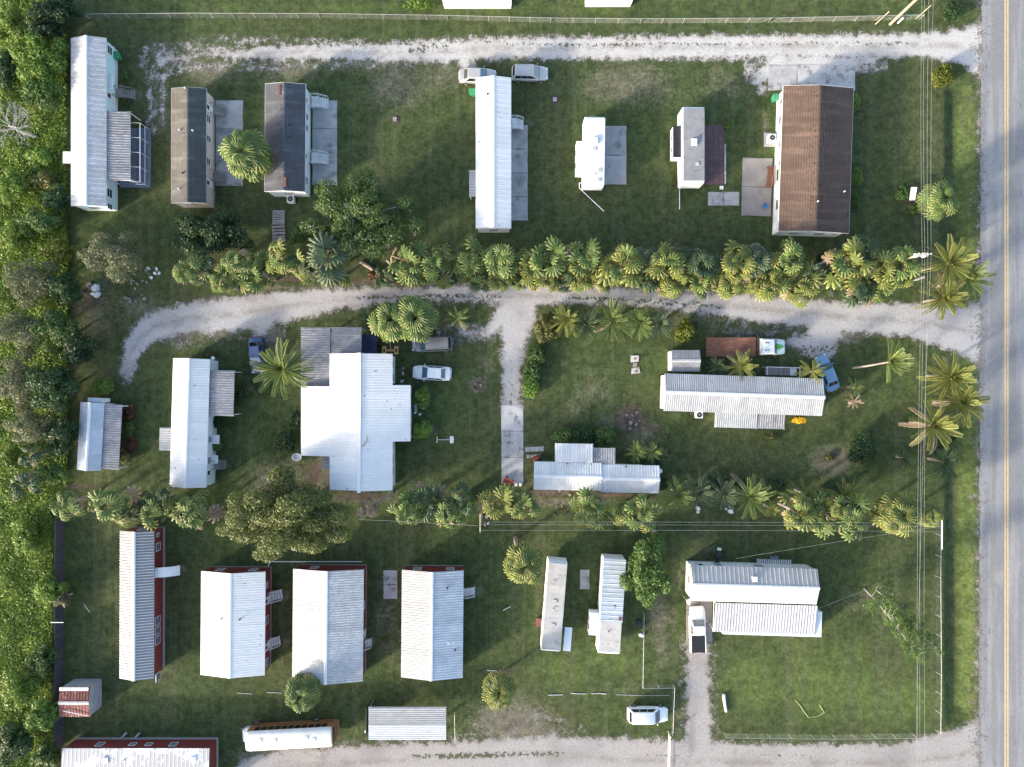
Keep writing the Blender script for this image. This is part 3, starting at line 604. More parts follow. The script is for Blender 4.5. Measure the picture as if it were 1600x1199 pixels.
h = gable('house', 'house with wide brown shingle roof and white walls near the road', 'house', 1275, 249.5, 110, 227, -1.9, 3.0, .52, .35, 'wall_white', 'shingle_brown', 'skirt_white', trim='trim_white', skirt_h=.3,
  wins=[('W',5.2,1.1,1.2,2.3),('W',2.2,1.0,1.2,2.3),('W',-1.5,1.6,.9,2.4),('W',-5.2,1.3,1.1,2.4),('S',1.2,1.4,1.2,2.3),('S',-2,1.2,1.2,2.3),('E',3,1.4,1.2,2.3),('E',-3,1.4,1.2,2.3)], doors=[('W',-.2,.95,.3,2.5),('W',7.4,.95,.3,2.4)], vents=[(1276,316,'pipe'),(1320,299,'pipe')])
slab('driveway', 'concrete parking apron above the brown roofed house', 'driveway', 1200, 102, 1336, 142, 'concrete_white', 3, 1)
slab('patio', 'square tan concrete patio beside the brown roofed house', 'patio', 1159, 247, 1206, 338, 'concrete_warm', 1, 2, -1.5)
slab('slab_pad', 'small grey concrete pad left of the tan patio', 'concrete pad', 1106, 300, 1155, 322, 'concrete', 2, 1)
slab('patio', 'grey concrete patio beside the white travel trailer', 'patio', 944, 197, 979, 289, 'concrete', 1, 2)
slab('patio', 'maroon paved patio beside the grey roofed travel trailer', 'patio', 1098, 196, 1131, 289, 'paver_maroon', 4, 10, 0, .05, .02, False)
slab('curb', 'narrow pale concrete strip edging the maroon patio', 'edging', 1131.5, 225, 1134.5, 289, 'concrete_white', 1, 4)

# ------------------------------------------------------------------ middle row of homes
h = gable('cottage', 'narrow blue grey metal roofed cottage with grey porch at the woods edge', 'cottage', 141.5, 682, 37, 106, -3.2, 2.7, .55, .2, 'wall_pale', 'roof_blue_grey', 'skirt_grey', 1.0, .25, .02, wins=[('N',0,1.0,1.2,2.2),('W',1,1,1.2,2.2)], doors=[('E',0,.9,.62,2.4)])
rib_sheet(h, 'porch_roof', 160.5, 632, 184.5, 734, 2.6, 2.35, 'E', 'roof_galv', label='streaked grey corrugated porch roof')
a = L(h, 137, 624, 2.0); MB().b2(-.9, .9, a.y-.3, a.y+.2, .6, 2.2).build('tank_box', 'wall_pale', h)
h = gable('mobile_home', 'white metal roofed mobile home with striped grey porch beside the cottage', 'mobile home', 296.5, 661, 57, 201, -1.6, 3.0, .7, .2, 'wall_pale', 'roof_white_clean', 'skirt_white', .95, .32, .025,
  wins=[('E',-2.0,.9,1.3,2.4),('E',-4.6,.9,1.3,2.4),('W',3,1,1.3,2.4)], doors=[('E',-6.1,.9,.62,2.6)])
rib_sheet(h, 'porch_roof', 329, 579, 364, 650, 2.75, 2.5, 'E', 'roof_galv', label='striped grey corrugated porch roof')
rib_sheet(h, 'porch_roof', 249, 669, 267, 704, 2.5, 2.3, 'W', 'roof_aged')
MB().b2(h['xw']+.02, h['xw']+1.0, -2.6, -1.5, 1.5, 1.56).build('window_awning', 'trim_white', h); MB().b2(h['xw']+.02, h['xw']+.9, -5.0, -4.0, 1.5, 1.56).build('window_awning', 'trim_white', h)
steps('grey steps at the white home with the striped porch', 340, 725, 0, .7, 1.0, 1.1, 'wood_grey', -1.6, .7)

# big white roofed house
zr, tn = 4.7, .23; k = S*(1-3.6/H)
h = thing('house', 'large white metal roofed house with stepped outline in the middle', 'house', W(564, 660, 3.6).xy.to_3d(), 0)
def hx(px): return (px-564)*k
def hy(py): return (660-py)*k
def hz(px): return zr-tn*abs(hx(px))
b = MB(); b.b2(-.22, .22, hy(768), hy(552), zr+.03, zr+.05); ro = b.build('roof', 'trim_white', h)
for sgn, bands in ((-1, ((553,604,516),(604,713,468),(713,765,516))), (1, ((553,602,614),(602,690,641),(690,766,614)))):
    for ya, yb, xe in bands:
        run = abs(hx(xe)); panels(ro, 0, sgn, hy(yb), hy(ya), zr, run, tn*run, .95, .32, .014, 'roof_white_clean')
        x0, x1 = sorted((hx(564)+sgn*.02, hx(xe)-sgn*.35))
        MB().prism([(x0, hy(yb)+.2+(.0 if yb in (765,766) else .0)), (x1, hy(yb)+.2), (x1, hy(ya)-.2), (x0, hy(ya)-.2)], 0, hz(xe)-.08).build('wall', 'wall_pale', h)
        e = MB(); xx = hx(xe); e.b2(xx-sgn*.03, xx-sgn*.07, hy(yb), hy(ya), hz(xe)-.2, hz(xe)-.04); e.build('fascia', 'trim_white', ro)
for ya, yb, xe, s_ in ((553,602,614,1),(690,766,614,1)):
    for yy_ in ((ya+yb)/2-8, (ya+yb)/2+12):
        window(h, 'E', hy(yy_), 1.0, 1.2, 2.3, hx(xe)-.35, 0)
window(h, 'E', hy(650), 1.4, 1.0, 2.2, hx(641)-.35, 0); window(h, 'W', hy(660), 1.4, 1.0, 2.0, -hx(468)-.35, 0)
rib_sheet(h, 'carport_roof', 470, 512.5, 516, 604, 2.75, 2.6, 'W', 'roof_galv', .9, .28, .05, label='streaked grey corrugated carport roof')
rib_sheet(h, 'carport_roof', 517, 512, 565, 553, 2.78, 2.63, 'W', 'roof_galv', .9, .28, .05, label='dirty corrugated carport roof')
rib_sheet(h, 'porch_roof', 504, 714, 517, 733, 2.6, 2.5, 'W', 'roof_aged')
t_ = thing('tarp_shelter', 'dark blue tarp shelter beside the carport of the large white house', 'tarp', W(579, 540), 0)
b = MB()
for i in range(6):
    for j in range(5):
        pass
gx = np.linspace(-1.1, 1.1, 9); gy = np.linspace(-1.25, 1.25, 9); GX, GY = np.meshgrid(gx, gy); GZ = 1.5-.18*np.cos(GX*2.1)*np.cos(GY*1.7)+rng.normal(0, .05, GX.shape)
idx = np.arange(81).reshape(9, 9); FF = np.stack([idx[:-1,:-1], idx[:-1,1:], idx[1:,1:], idx[1:,:-1]], -1).reshape(-1, 4)
inst('tarp', mesh_np('tarp', np.stack([GX, GY, GZ], -1).reshape(-1, 3), FF, 'tarp_blue'), t_)
for x in (-1.05, 1.05):
    for y in (-1.2, 1.2): MB().tube((x, y, 0), (x, y, 1.5), .03).build('pole', 'steel', t_)

# long corrugated roof home, right
h = gable('mobile_home', 'long corrugated metal roofed mobile home with rear annex and carport', 'mobile home', 1161.5, 617, 58, 248, 88.1, 2.9, .62, .2, 'wall_white', 'roof_aged', 'skirt_grey', 1.0, .27, .05,
  wins=[('S',0,1.2,1.2,2.3)])
rib_sheet(h, 'annex_roof', 1119, 642, 1183, 670, 2.65, 2.4, 'W', 'roof_aged', .95, .27, .05, posts=None, label='corrugated annex roof')
a = L(h, 1121, 642, 0); c = L(h, 1180, 667, 0); MB().b2(a.x, c.x, a.y, c.y, 0, 2.3).build('annex_wall', 'wall_white', h)
rib_sheet(h, 'porch_roof', 1184, 647, 1226, 671, 2.5, 2.3, 'W', 'roof_galv', .95, .27, .05, label='streaked grey porch roof')
t_ = gable('shed', 'dark grey roofed shed above the long corrugated home', 'shed', 1071, 564, 33, 45, 90, 2.3, .35, .12, 'wall_white', 'roof_membrane', 'skirt_white', 1.0, .5, .01, trim='trim_grey', skirt_h=.1)
b = thing('deck', 'small weathered deck with white rail above the long corrugated home', 'deck', W(1217, 581), R(-1.5))
for i in range(13): MB().b2(-1.95+i*.3, -1.95+i*.3+.27, -.45, .45, .62, .67).build('board', 'wood_grey', b)
q = MB(); q.tube((-2, .5, 1.5), (2, .5, 1.5), .05); q.tube((-2, .5, 1.1), (2, .5, 1.1), .03); q.tube((-2, -.5, 1.5), (-2, .5, 1.5), .05); q.tube((2, -.5, 1.5), (2, .5, 1.5), .05)
for x in (-2, -1, 0, 1, 2): q.tube((x, .5, 0), (x, .5, 1.5), .05)
q.build('railing', 'wood_white', b); MB().b2(1.1, 1.9, -.44, .44, .675, .72).build('mat', 'wood_white', b)

# house with two white gables, bottom centre
h = gable('mobile_home', 'white ribbed roof home at the end of the concrete driveway', 'mobile home', 887, 744.5, 43, 106, 89, 2.8, .5, .15, 'wall_white', 'roof_white', 'skirt_white', .95, .30, .03)
rib_sheet(h, 'annex_roof', 868, 693, 926, 723, 2.9, 2.6, 'E', 'roof_white', .95, .30, .03, posts=None); a = L(h, 871, 696, 0); c = L(h, 923, 722, 0); MB().b2(a.x, c.x, a.y, c.y, 0, 2.5).build('annex_wall', 'wall_white', h)
h = gable('mobile_home', 'right half of the white ribbed home, with streaked roof', 'mobile home', 985, 748.5, 43, 90, 88.9, 2.7, .45, .15, 'wall_white', 'roof_white', 'skirt_white', .95, .30, .03)
rib_sheet(h, 'annex_roof', 927, 700, 961, 727, 2.7, 2.45, 'E', 'roof_galv', .95, .30, .03, posts='wood_white', label='grey streaked annex roof littered with leaves')
a = L(h, 1031, 736, 2.0); MB().tube((a.x, a.y, 0), (a.x, a.y, 2.2), .28, n=12).build('water_tank', 'trim_white', h)

# ------------------------------------------------------------------ bottom row of homes
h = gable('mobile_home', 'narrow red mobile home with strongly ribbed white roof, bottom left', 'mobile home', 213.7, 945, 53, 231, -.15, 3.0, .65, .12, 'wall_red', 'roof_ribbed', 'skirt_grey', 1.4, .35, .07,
  wins=[('E',8.2,.5,1.6,2.2),('E',6.7,1.0,1.3,2.3),('E',-2.3,1.0,1.3,2.4),('E',-3.5,1.0,1.3,2.4),('E',-4.7,1.0,1.3,2.4),('E',-9.2,1.0,1.3,2.3),('W',3,1.0,1.3,2.3),('N',0,1,1.3,2.3)], doors=[('E',3.5,.9,.62,2.6)])
b = MB(); a = L(h, 258, 894, 2.2)
for i in range(6):
    x = h['xw']+i*.42; zz = 2.5-.03*i*i
    b.quadbox([(x, a.y-.6, zz), (x+.42, a.y-.6, zz-.03*(2*i+1)), (x+.42, a.y+.6, zz-.03*(2*i+1)), (x, a.y+.6, zz), (x, a.y-.6, zz+.03), (x+.42, a.y-.6, zz-.03*(2*i+1)+.03), (x+.42, a.y+.6, zz-.03*(2*i+1)+.03), (x, a.y+.6, zz+.03)])
b.build('door_awning', 'trim_white', h)
for px, py in ((279, 884), (278, 893)): tag(MB().sphere((0,0,.16), .22, .18, .16, 8, 5).build('rubble_stone', 'debris', None, W(px, py)), 'pale stone by the red home awning, '+('upper' if py < 890 else 'lower')+' one', 'stone')
h = gable('mobile_home', 'red mobile home with smooth bright white roof, two white steps', 'mobile home', 364, 974, 100, 162, -.4, 2.9, .95, .2, 'wall_red', 'roof_white_clean', 'skirt_grey', .92, .31, .014,
  wins=[('E',4.3,.7,1.5,2.2),('E',0,1.0,1.3,2.4),('E',-5.2,1.0,1.3,2.4),('N',-2,1,1.3,2.3),('N',2,1,1.3,2.3)], doors=[('E',2.4,.9,.62,2.6),('E',-3.3,.9,.62,2.6)], vents=[(347,966,'dark'),(376,967,'dark')])
steps('upper white steps of the red home with smooth white roof', 422, 930, 8, .8, 1.2, 1.6, 'wood_white', 0, .9); steps('lower white steps of the red home with smooth white roof', 421, 1002, 8, .8, 1.1, 1.4, 'wood_white', 0, .9)
h = gable('mobile_home', 'red mobile home with dirt streaked white roof under the oak', 'mobile home', 512.5, 977, 110, 175, -.5, 2.9, 1.0, .2, 'wall_red', 'roof_white_stained', 'skirt_grey', .92, .31, .03, wins=[('N',-2,1,1.3,2.3),('E',2,1,1.3,2.3)], doors=[('E',-1.6,.9,.62,2.6)])
steps('white steps of the home with dirt streaked roof', 569, 1003, 0, .7, 1.0, .95, 'wood_white', 0, .7)
h = gable('mobile_home', 'red mobile home with half white and half blue grey roof', 'mobile home', 675.5, 975, 96, 168, -.5, 2.9, .95, .2, 'wall_red', 'roof_grey_white', 'skirt_grey', .92, .31, .03, roof2='roof_blue_grey', wins=[('N',-2,1,1.3,2.3),('N',2,1,1.3,2.3),('E',0,1,1.3,2.3)], doors=[('E',4.2,.9,.62,2.6)], vents=[(699,919,'dark'),(711,1017,'dark'),(701,1005,'pipe')])
steps('white steps on the right of the half white half blue roofed home', 727, 923, 0, .7, 1.0, 1.2, 'wood_white', 0, .7)
h = gable('shed', 'small rust red roofed shed with grey tarpaper walls by the fence', 'shed', 117.5, 1097, 46, 47, 90, 2.6, .3, .06, 'wall_grey', 'roof_rust', 'skirt_grey', .8, .4, .03, trim='trim_grey', skirt_h=.1)
MB().b2(1.45, 1.85, -1.75, 1.75, 2.83, 2.86).build('roof_flashing', 'trim_white', h)
q = MB(); q.tube((-1.6, -1.7, 2.80), (-.9, 1.2, 3.0), .05); q.build('pipe', 'pvc', h)
h = gable('mobile_home', 'red mobile home with peeling white roof cut by the bottom edge', 'mobile home', 212, 1212, 84, 230, 90, 2.9, .25, .1, 'wall_red', 'roof_peeling', 'skirt_grey', 1.5, .5, .012,
  wins=[('E',1.0,.8,1.4,2.1),('E',-1.0,.8,1.4,2.1),('E',-4.0,.9,1.3,2.2),('E',5.0,.9,1.3,2.2)], vents=[(165,1188,'cap'),(302,1187,'cap'),(193,1188,'pipe')])
for px in (195, 216):
    tg = thing('gas_cylinder', 'white gas cylinder lying above the cut off red home, '+('left' if px < 200 else 'right')+' one', 'gas cylinder', W(px, 1149), R(50)); MB().tube((-.5,0,.16),(.5,0,.16),.16,n=10).build('tank', 'steel', tg); MB().sphere((-.5,0,.16),.16,.16,.16,10,6).build('end_cap', 'trim_white', tg)
h = thing('carport', 'open carport with ribbed white roof beside the dirt road', 'carport', W(636.5, 1131, 2.4).xy.to_3d(), 0)
rib_sheet(h, 'upper_roof', 576, 1106, 697, 1132, 2.45, 2.40, 'E', 'roof_grey_white', .5, .25, .035, posts='steel'); rib_sheet(h, 'lower_roof', 576, 1132.6, 697, 1156, 2.48, 2.43, 'E', 'roof_white', .5, .25, .035, posts='steel')  # both halves lie flat; greyer upper panels carry a slope's shade in colour
a = L(h, 575, 1131, 1.2); MB().b2(a.x-.06, a.x, -1.7, 1.7, .1, 2.2).build('end_panel', 'wood_fence', h); MB().b2(a.x-.5, a.x-.35, -1.9, -1.6, 0, .9).build('corner_post', 'wood_white', h)
# white house with lean-to, bottom right
h = gable('house', 'white roofed house with ribbed grey lean-to beside the white pickup', 'house', 1178, 914, 55, 197, 88.3, 3.1, .75, .2, 'wall_white', 'roof_white', 'skirt_white', 1.1, .55, .02, roof2='roof_grey_white',  # greyer north slope: its shade is put into the panel colour
  wins=[('E',-1,1.2,1.2,2.3),('E',4,1,1.2,2.3),('N',0,1.0,1.2,2.3)], doors=[('E',6.2,.9,.62,2.6)], vents=[(1179,905,'cap')])
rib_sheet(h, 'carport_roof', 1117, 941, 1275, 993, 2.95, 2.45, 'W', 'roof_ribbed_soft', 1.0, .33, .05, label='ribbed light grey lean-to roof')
a = L(h, 1122, 942, 0); c = L(h, 1270, 985, 0); MB().b2(a.x, c.x, a.y, c.y, 0, 2.35).build('wall', 'wall_pale', h)
slab('driveway', 'tan concrete parking pad under the white pickup', 'driveway', 1072, 936, 1113, 1004, 'concrete_warm', 2, 2)
slab('driveway', 'stained concrete driveway leading to the white ribbed home', 'driveway', 783, 633, 818, 756, 'concrete_white', 1, 3)
for i, (px0, py0, px1, py1) in enumerate(((820,698,850,706),(822,710,846,716))): slab('paver_strip', ('upper' if i == 0 else 'lower')+' grey paver strip beside the concrete driveway end', 'pavers', px0, py0, px1, py1, 'concrete', 4, 1, 3)
# roofs cut by the top edge
gable('mobile_home', 'white roof cut by the top edge, above the silver sedan', 'mobile home', 744.5, -31, 55, 112, 90, 2.9, .6, .2, 'wall_white', 'roof_white_clean', 'skirt_white', .95, .32, .02)
gable('mobile_home', 'white roof cut by the top edge, right one of two', 'mobile home', 954.5, -34, 55, 77, 90, 2.9, .6, .2, 'wall_white', 'roof_white_clean', 'skirt_white', .95, .32, .02)

# ------------------------------------------------------------------ vehicles and trailers
def wheel_at(t, x, y, r=.33, w=.22):
    s_ = 1 if y > 0 else -1
    o = MB().tube((0, -w/2, 0), (0, w/2, 0), r, n=18).build('wheel', 'tyre', t, (x, y, r))
    MB().tube((0, s_*w*.5, 0), (0, s_*(w*.5+.012), 0), r*.62, n=14).build('rim', 'rim', o)
def rounded_sec(x, w, zb, zt, crown=.03):
    return [(x, 0, zb), (x, w*.86, zb), (x, w*.98, zb+.12), (x, w, zb+(zt-zb)*.55), (x, w*.97, zt-.10), (x, w*.86, zt-.01), (x, w*.4, zt+crown), (x, 0, zt+crown*1.2),
            (x, -w*.4, zt+crown), (x, -w*.86, zt-.01), (x, -w*.97, zt-.10), (x, -w, zb+(zt-zb)*.55), (x, -w*.98, zb+.12), (x, -w*.86, zb)]
def car(label, cat, px, py, head, body, Ln=4.7, Wd=1.8, Ht=1.45, kind='sedan', name='parked_car', hood=None, glass='windshield'):
    """head = compass turn of the nose in degrees (0 = right of the photo, 90 = up)"""
    p = W(px, py, .6); t = thing(name, label, cat, (p.x, p.y, 0), R(head)); hw = Wd/2; x0, x1 = -Ln/2, Ln/2
    belt = {'sedan': .92, 'suv': 1.05, 'van': 1.05, 'pickup': 1.12}[kind]; zb = .24 if kind == 'sedan' else .32
    hoodz = belt-.06 if kind != 'pickup' else belt+.02
    # station list: x, half width, top
    if kind == 'sedan':
        st = [(x0, .72, .55), (x0+.05, .80, .78), (x0+.18, .90, belt-.02), (x0+.7, .97, belt+.02), (0, 1, belt), (x1-1.35, .99, hoodz+.02), (x1-.6, .94, hoodz-.08), (x1-.2, .82, hoodz-.18), (x1-.05, .70, .62), (x1, .55, .52)]
        cabin = (x0+.62, x0+1.22, x1-1.95, x1-1.22)
    elif kind in ('suv', 'van'):
        st = [(x0, .80, .7), (x0+.05, .88, belt-.08), (x0+.18, .94, belt), (x0+.8, .98, belt), (0, 1, belt), (x1-1.25, .98, hoodz+.02), (x1-.5, .93, hoodz-.08), (x1-.16, .80, hoodz-.22), (x1-.04, .70, .68), (x1, .56, .58)]
        cabin = (x0+.10, x0+.40, x1-1.85, x1-1.12)
    else:
        st = [(x0, .92, .8), (x0+.03, .96, belt-.1), (x0+.12, .98, belt-.02), (x0+1.0, 1, belt-.02), (0, 1, belt), (x1-1.5, 1, hoodz+.02), (x1-.6, .97, hoodz-.05), (x1-.18, .90, hoodz-.15), (x1-.04, .82, .8), (x1, .72, .65)]
        cabin = (x1-3.45, x1-3.2, x1-2.15, x1-1.45)
    MB().loft([rounded_sec(x, w*hw, zb if 2 <= i <= len(st)-3 else zb+.14, z) for i, (x, w, z) in enumerate(st)]).build('body', body, t, smooth=38)
    # arches and sill
    ra, rb, rc, rd = cabin; wb, wt = hw*.90, hw*.70 if kind == 'sedan' else hw*.76
    def lv(f):                                  # ring of the greenhouse at height fraction f, softened corners
        z = belt-.02+(Ht-belt)*f; xa = ra+(rb-ra)*f; xd = rd+(rc-rd)*f; w = wb+(wt-wb)*f; c = .10
        return [(xa, -w+c, z), (xa+c, -w, z), (xd-c*1.6, -w, z), (xd, -w+c*2, z), (xd+.03, 0, z), (xd, w-c*2, z), (xd-c*1.6, w, z), (xa+c, w, z), (xa, w-c, z), (xa-.02, 0, z)]
    top = [(q[0]*.97+(rb+rc)/2*.03, q[1]*.9, q[2]+.04) for q in lv(1.0)]
    MB().loft([lv(0), lv(.9), lv(1.0), top]).build('cabin', body, t, smooth=30)
    def pane(nm, f0, f1, fn, mat='car_glass'):
        a0, a1 = fn(f0); b0, b1 = fn(f1); n = (Vector(a1)-Vector(a0)).cross(Vector(b0)-Vector(a0)).normalized()
        cen = Vector(((ra+rd)/2, 0, (belt+Ht)/2))
        if n.dot(Vector(a0)-cen) < 0: n = -n
        q = [Vector(v) for v in (a0, a1, b1, b0)]
        MB().quadbox([v-n*.01 for v in q]+[v+n*.016 for v in q]).build(nm, mat, t)
    Z = lambda f: belt-.02+(Ht-belt)*f
    pane('windshield', .06, .93, lambda f: ((rd+(rc-rd)*f+.012, -(wb+(wt-wb)*f)*.86, Z(f)), (rd+(rc-rd)*f+.012, (wb+(wt-wb)*f)*.86, Z(f))), glass)
    pane('rear_window', .15, .92, lambda f: ((ra+(rb-ra)*f-.005, -(wb+(wt-wb)*f)*.82, Z(f)), (ra+(rb-ra)*f-.005, (wb+(wt-wb)*f)*.82, Z(f))))
    n = {'sedan': 2, 'suv': 3, 'van': 3, 'pickup': 2}[kind]
    for s_ in (-1, 1):
        for i in range(n):
            def fn(f, i=i, s_=s_):
                xa = ra+(rb-ra)*f+.17; xd = rd+(rc-rd)*f-.30; a = xa+(xd-xa)*i/n+.03; b_ = xa+(xd-xa)*(i+1)/n-.03; y = s_*(wb+(wt-wb)*f)
                return ((a, y, Z(f)), (b_, y, Z(f)))
            pane('side_window', .12, .84, fn)
    for s_ in (-1, 1):
        for x in (x0+.85 if kind != 'pickup' else x0+1.15, x1-.88): wheel_at(t, x, s_*(hw-.10), .33 if kind == 'sedan' else .37)
        q = MB(); q.sphere((rd-.25, s_*(hw+.10), belt+.08), .07, .11, .07, 8, 5); q.build('mirror', body, t)
        MB().b2(x1-.22, x1-.07, s_*hw*.46, s_*hw*.76, hoodz-.30, hoodz-.185).build('headlight', 'lamp_clear', t)
        MB().b2(x0+.0, x0+.09, s_*hw*.55, s_*hw*.84, belt-.28, belt-.10).build('taillight', 'lamp_red', t)
    MB().b2(x1-.10, x1+.03, -hw*.62, hw*.62, .36, .52).build('bumper', 'black_plastic' if kind == 'pickup' else body, t); MB().b2(x0-.04, x0+.08, -hw*.8, hw*.8, .40, .58).build('bumper', 'black_plastic' if kind == 'pickup' else body, t)
    MB().b2(-.05+rd+.0, rd+.02, -hw*.75, hw*.75, belt+.005, belt+.025).build('cowl', 'black_plastic', t)
    if kind in ('suv', 'van'):
        for s_ in (-1, 1):
            q = MB(); q.tube((rb+.1, s_*wt*.86, Ht+.05), (rc-.2, s_*wt*.86, Ht+.05), .022); q.build('roof_rail', 'steel' if kind == 'suv' else body, t)
    if kind == 'pickup':
        y = hw*.84; xe = ra-.06
        MB().b2(x0+.10, xe, -y, y, belt-.03, belt+.065).build('tonneau_cover', 'tonneau', t)
        for s_ in (-1, 1): MB().b2(x0+.06, xe+.02, s_*(y+.005), s_*(hw*.95), belt-.06, belt+.075).build('bed_rail', body, t)
    return t
car('silver sedan tucked behind the long white roofed home', 'car', 746, 119, 0, 'paint_silver', 4.65, 1.8, 1.45)
car('silver suv in the top lawn beside the white gravel road', 'suv', 828, 115.5, -1, 'paint_silver', 4.5, 1.85, 1.68, 'suv')
car('dark blue sedan parked beside the big star shaped palm', 'car', 401, 555, -87, 'paint_navy', 4.5, 1.8, 1.45)
car('dark grey station wagon parked near the round fan palms', 'car', 675, 538, 183, 'paint_grey', 5.0, 1.9, 1.7, 'van')
car('white sedan parked below the dark grey station wagon', 'car', 675, 583, 177, 'paint_white', 4.75, 1.82, 1.45)
car('light blue sedan parked at an angle by the corrugated home', 'car', 1292, 583, 112, 'paint_light_blue', 4.7, 1.8, 1.45)
car('white pickup truck with black bed cover on the tan pad', 'pickup truck', 1089, 983, 91, 'paint_white', 5.7, 1.98, 1.85, 'pickup')
car('white suv parked by the chain link corner near the dirt road', 'suv', 1012, 1116, 0, 'paint_white', 5.0, 1.92, 1.78, 'van')

# rusty flatbed truck
t = thing('flatbed_truck', 'flatbed truck with rusty deck and mint green cab', 'truck', W(1162, 543), R(0))
for i in range(7): MB().b2(-5.0, 1.12, -1.13+i*.323, -1.13+i*.323+.318, 1.02, 1.12+random.uniform(0, .012)).build('deck_plank', 'rust_deck', t)
b = MB(); b.b2(-4.8, 4.3, -.45, -.3, .6, .85); b.b2(-4.8, 4.3, .3, .45, .6, .85); b.b2(-5.0, 1.12, -1.18, -1.14, .95, 1.14); b.b2(-5.0, 1.12, 1.14, 1.18, .95, 1.14)
for x in (-4.5, -3, -1.5, 0): b.b2(x, x+.1, -1.1, 1.1, .86, 1.0)
b.build('frame', 'rust_deck', t)
b = MB(); b.tube((1.2,-1.05,1.0),(1.2,-1.05,2.1),.05); b.tube((1.2,1.05,1.0),(1.2,1.05,2.1),.05); b.tube((1.2,-1.05,2.1),(1.2,1.05,2.1),.05); b.tube((1.2,-1.05,1.5),(1.2,1.05,1.5),.04); b.build('headboard', 'black_plastic', t)
MB().b2(1.27, 1.6, -.9, .9, .7, 1.0).build('fuel_box', 'black_plastic', t)
MB().loft([[(1.62, y*w, z) for y, z in ((-1,.7),(1,.7),(1.02,1.5),(.93,1.98),(.8,2.08),(-.8,2.08),(-.93,1.98),(-1.02,1.5))] for w in (1.0,)]+[[(x, y*w, z) for y, z in ((-1,.7),(1,.7),(1.02,1.5),(.93,1.98*k1),(.8,2.08*k1),(-.8,2.08*k1),(-.93,1.98*k1),(-1.02,1.5))] for x, w, k1 in ((2.6,1,1.0),(3.05,.98,.985),(3.5,.96,.76))]).build('cab', 'paint_white', t, smooth=35)
MB().loft([[(x, y*w, z) for y, z in ((-1,.6),(1,.6),(1,zt-.15),(.8,zt),(-.8,zt),(-1,zt-.15))] for x, w, zt in ((3.45,.98,1.45),(4.1,.95,1.38),(4.6,.86,1.25),(4.78,.72,1.0))]).build('hood', 'paint_mint', t, smooth=35)
MB().prism([(3.5,-.42),(4.3,-.14),(4.5,0),(4.3,.14),(3.5,.42)], 1.455, 1.475, [(3.5,-.40),(4.3,-.12),(4.45,0),(4.3,.12),(3.5,.40)]).build('hood_stripe', 'paint_green', t)
MB().quadbox([(3.10,-.82,2.02),(3.50,-.86,1.52),(3.50,.86,1.52),(3.10,.82,2.02),(3.13,-.82,2.05),(3.54,-.86,1.54),(3.54,.86,1.54),(3.13,.82,2.05)]).build('windshield', 'car_glass', t)
for s_ in (-1, 1):
    for x in (-3.6, -2.6, 3.6): wheel_at(t, x, s_*.92, .45, .28)
    MB().b2(2.2, 3.0, s_*1.0, s_*1.03, 1.45, 1.85).build('side_window', 'car_glass', t); b = MB(); b.tube((3.2, s_*.95, 1.5), (3.35, s_*1.3, 1.55), .03); b.b2(3.28, 3.4, s_*1.22, s_*1.38, 1.4, 1.75); b.build('mirror', 'black_plastic', t)
    MB().b2(4.62, 4.76, s_*.45, s_*.7, .85, 1.02).build('headlight', 'lamp_clear', t)
for x, y in ((2.0,.45),(2.0,-.45),(2.3,.45),(2.3,-.45)): MB().tube((x,y,2.07),(x,y,2.13),.13,n=10).build('roof_light', 'steel', t)

# old bus with white roof
t = thing('old_bus', 'old yellow bus with white roof parked by the dirt road', 'bus', W(457, 1139), R(3.2))
def bus_sec(x, w, k1=1.0): return [(x, y*w, z) for y, z in ((-1,.55),(1,.55),(1,1.5*k1),(1,2.5*k1))]+[(x, y*w, z*k1) for y, z in ((-1,2.5),(-1,1.5))]
MB().loft([bus_sec(x, w, k1) for x, w, k1 in ((-4.75,1.15,1),(-4.7,1.2,1),(5.6,1.2,1),(5.7,1.15,1))]).build('body', 'bus_yellow', t)
prof = [(-1.2,2.5),(-1.1,2.68),(-.8,2.82),(-.4,2.89),(0,2.91),(.4,2.89),(.8,2.82),(1.1,2.68),(1.2,2.5)]
MB().loft([[(x, y*w, 2.5+(z-2.5)*k1) for y, z in prof] for x, w, k1 in ((-4.9,.86,.3),(-4.75,.97,.8),(-4.4,1.02,1),(5.3,1.02,1),(5.6,.99,.9))]).build('roof', 'bus_roof', t, smooth=40)
for i in range(11):
    for s_ in (-1, 1): MB().b2(-3.9+i*.82, -3.9+i*.82+.66, s_*1.202, s_*1.225, 1.6, 2.35).build('side_window', 'car_glass', t)
MB().b2(-4.82, -4.76, -1.05, 1.05, 1.5, 2.4).build('windshield', 'car_glass', t); MB().b2(5.71, 5.74, -.9, .9, 1.5, 2.35).build('rear_window', 'car_glass', t)
MB().loft([[(x, y*w, z) for y, z in ((-1,.6),(1,.6),(1,zt-.15),(.8,zt),(-.8,zt),(-1,zt-.15))] for x, w, zt in ((-4.78,1.0,1.45),(-5.4,.92,1.35),(-5.8,.75,1.1))]).build('hood', 'wall_pale', t, smooth=35)
for s_ in (-1, 1):
    for x in (-4.2, 3.2): wheel_at(t, x, s_*1.1, .48, .28)
    b = MB(); b.tube((-4.9, s_*1.1, 2.2), (-5.3, s_*1.5, 2.3), .03); b.b2(-5.35, -5.2, s_*1.38, s_*1.62, 1.9, 2.35); b.build('mirror', 'black_plastic', t)
    for z in (.9, 1.25): MB().b2(-4.6, 5.5, s_*1.203, s_*1.225, z, z+.07).build('rub_rail', 'black_plastic', t)
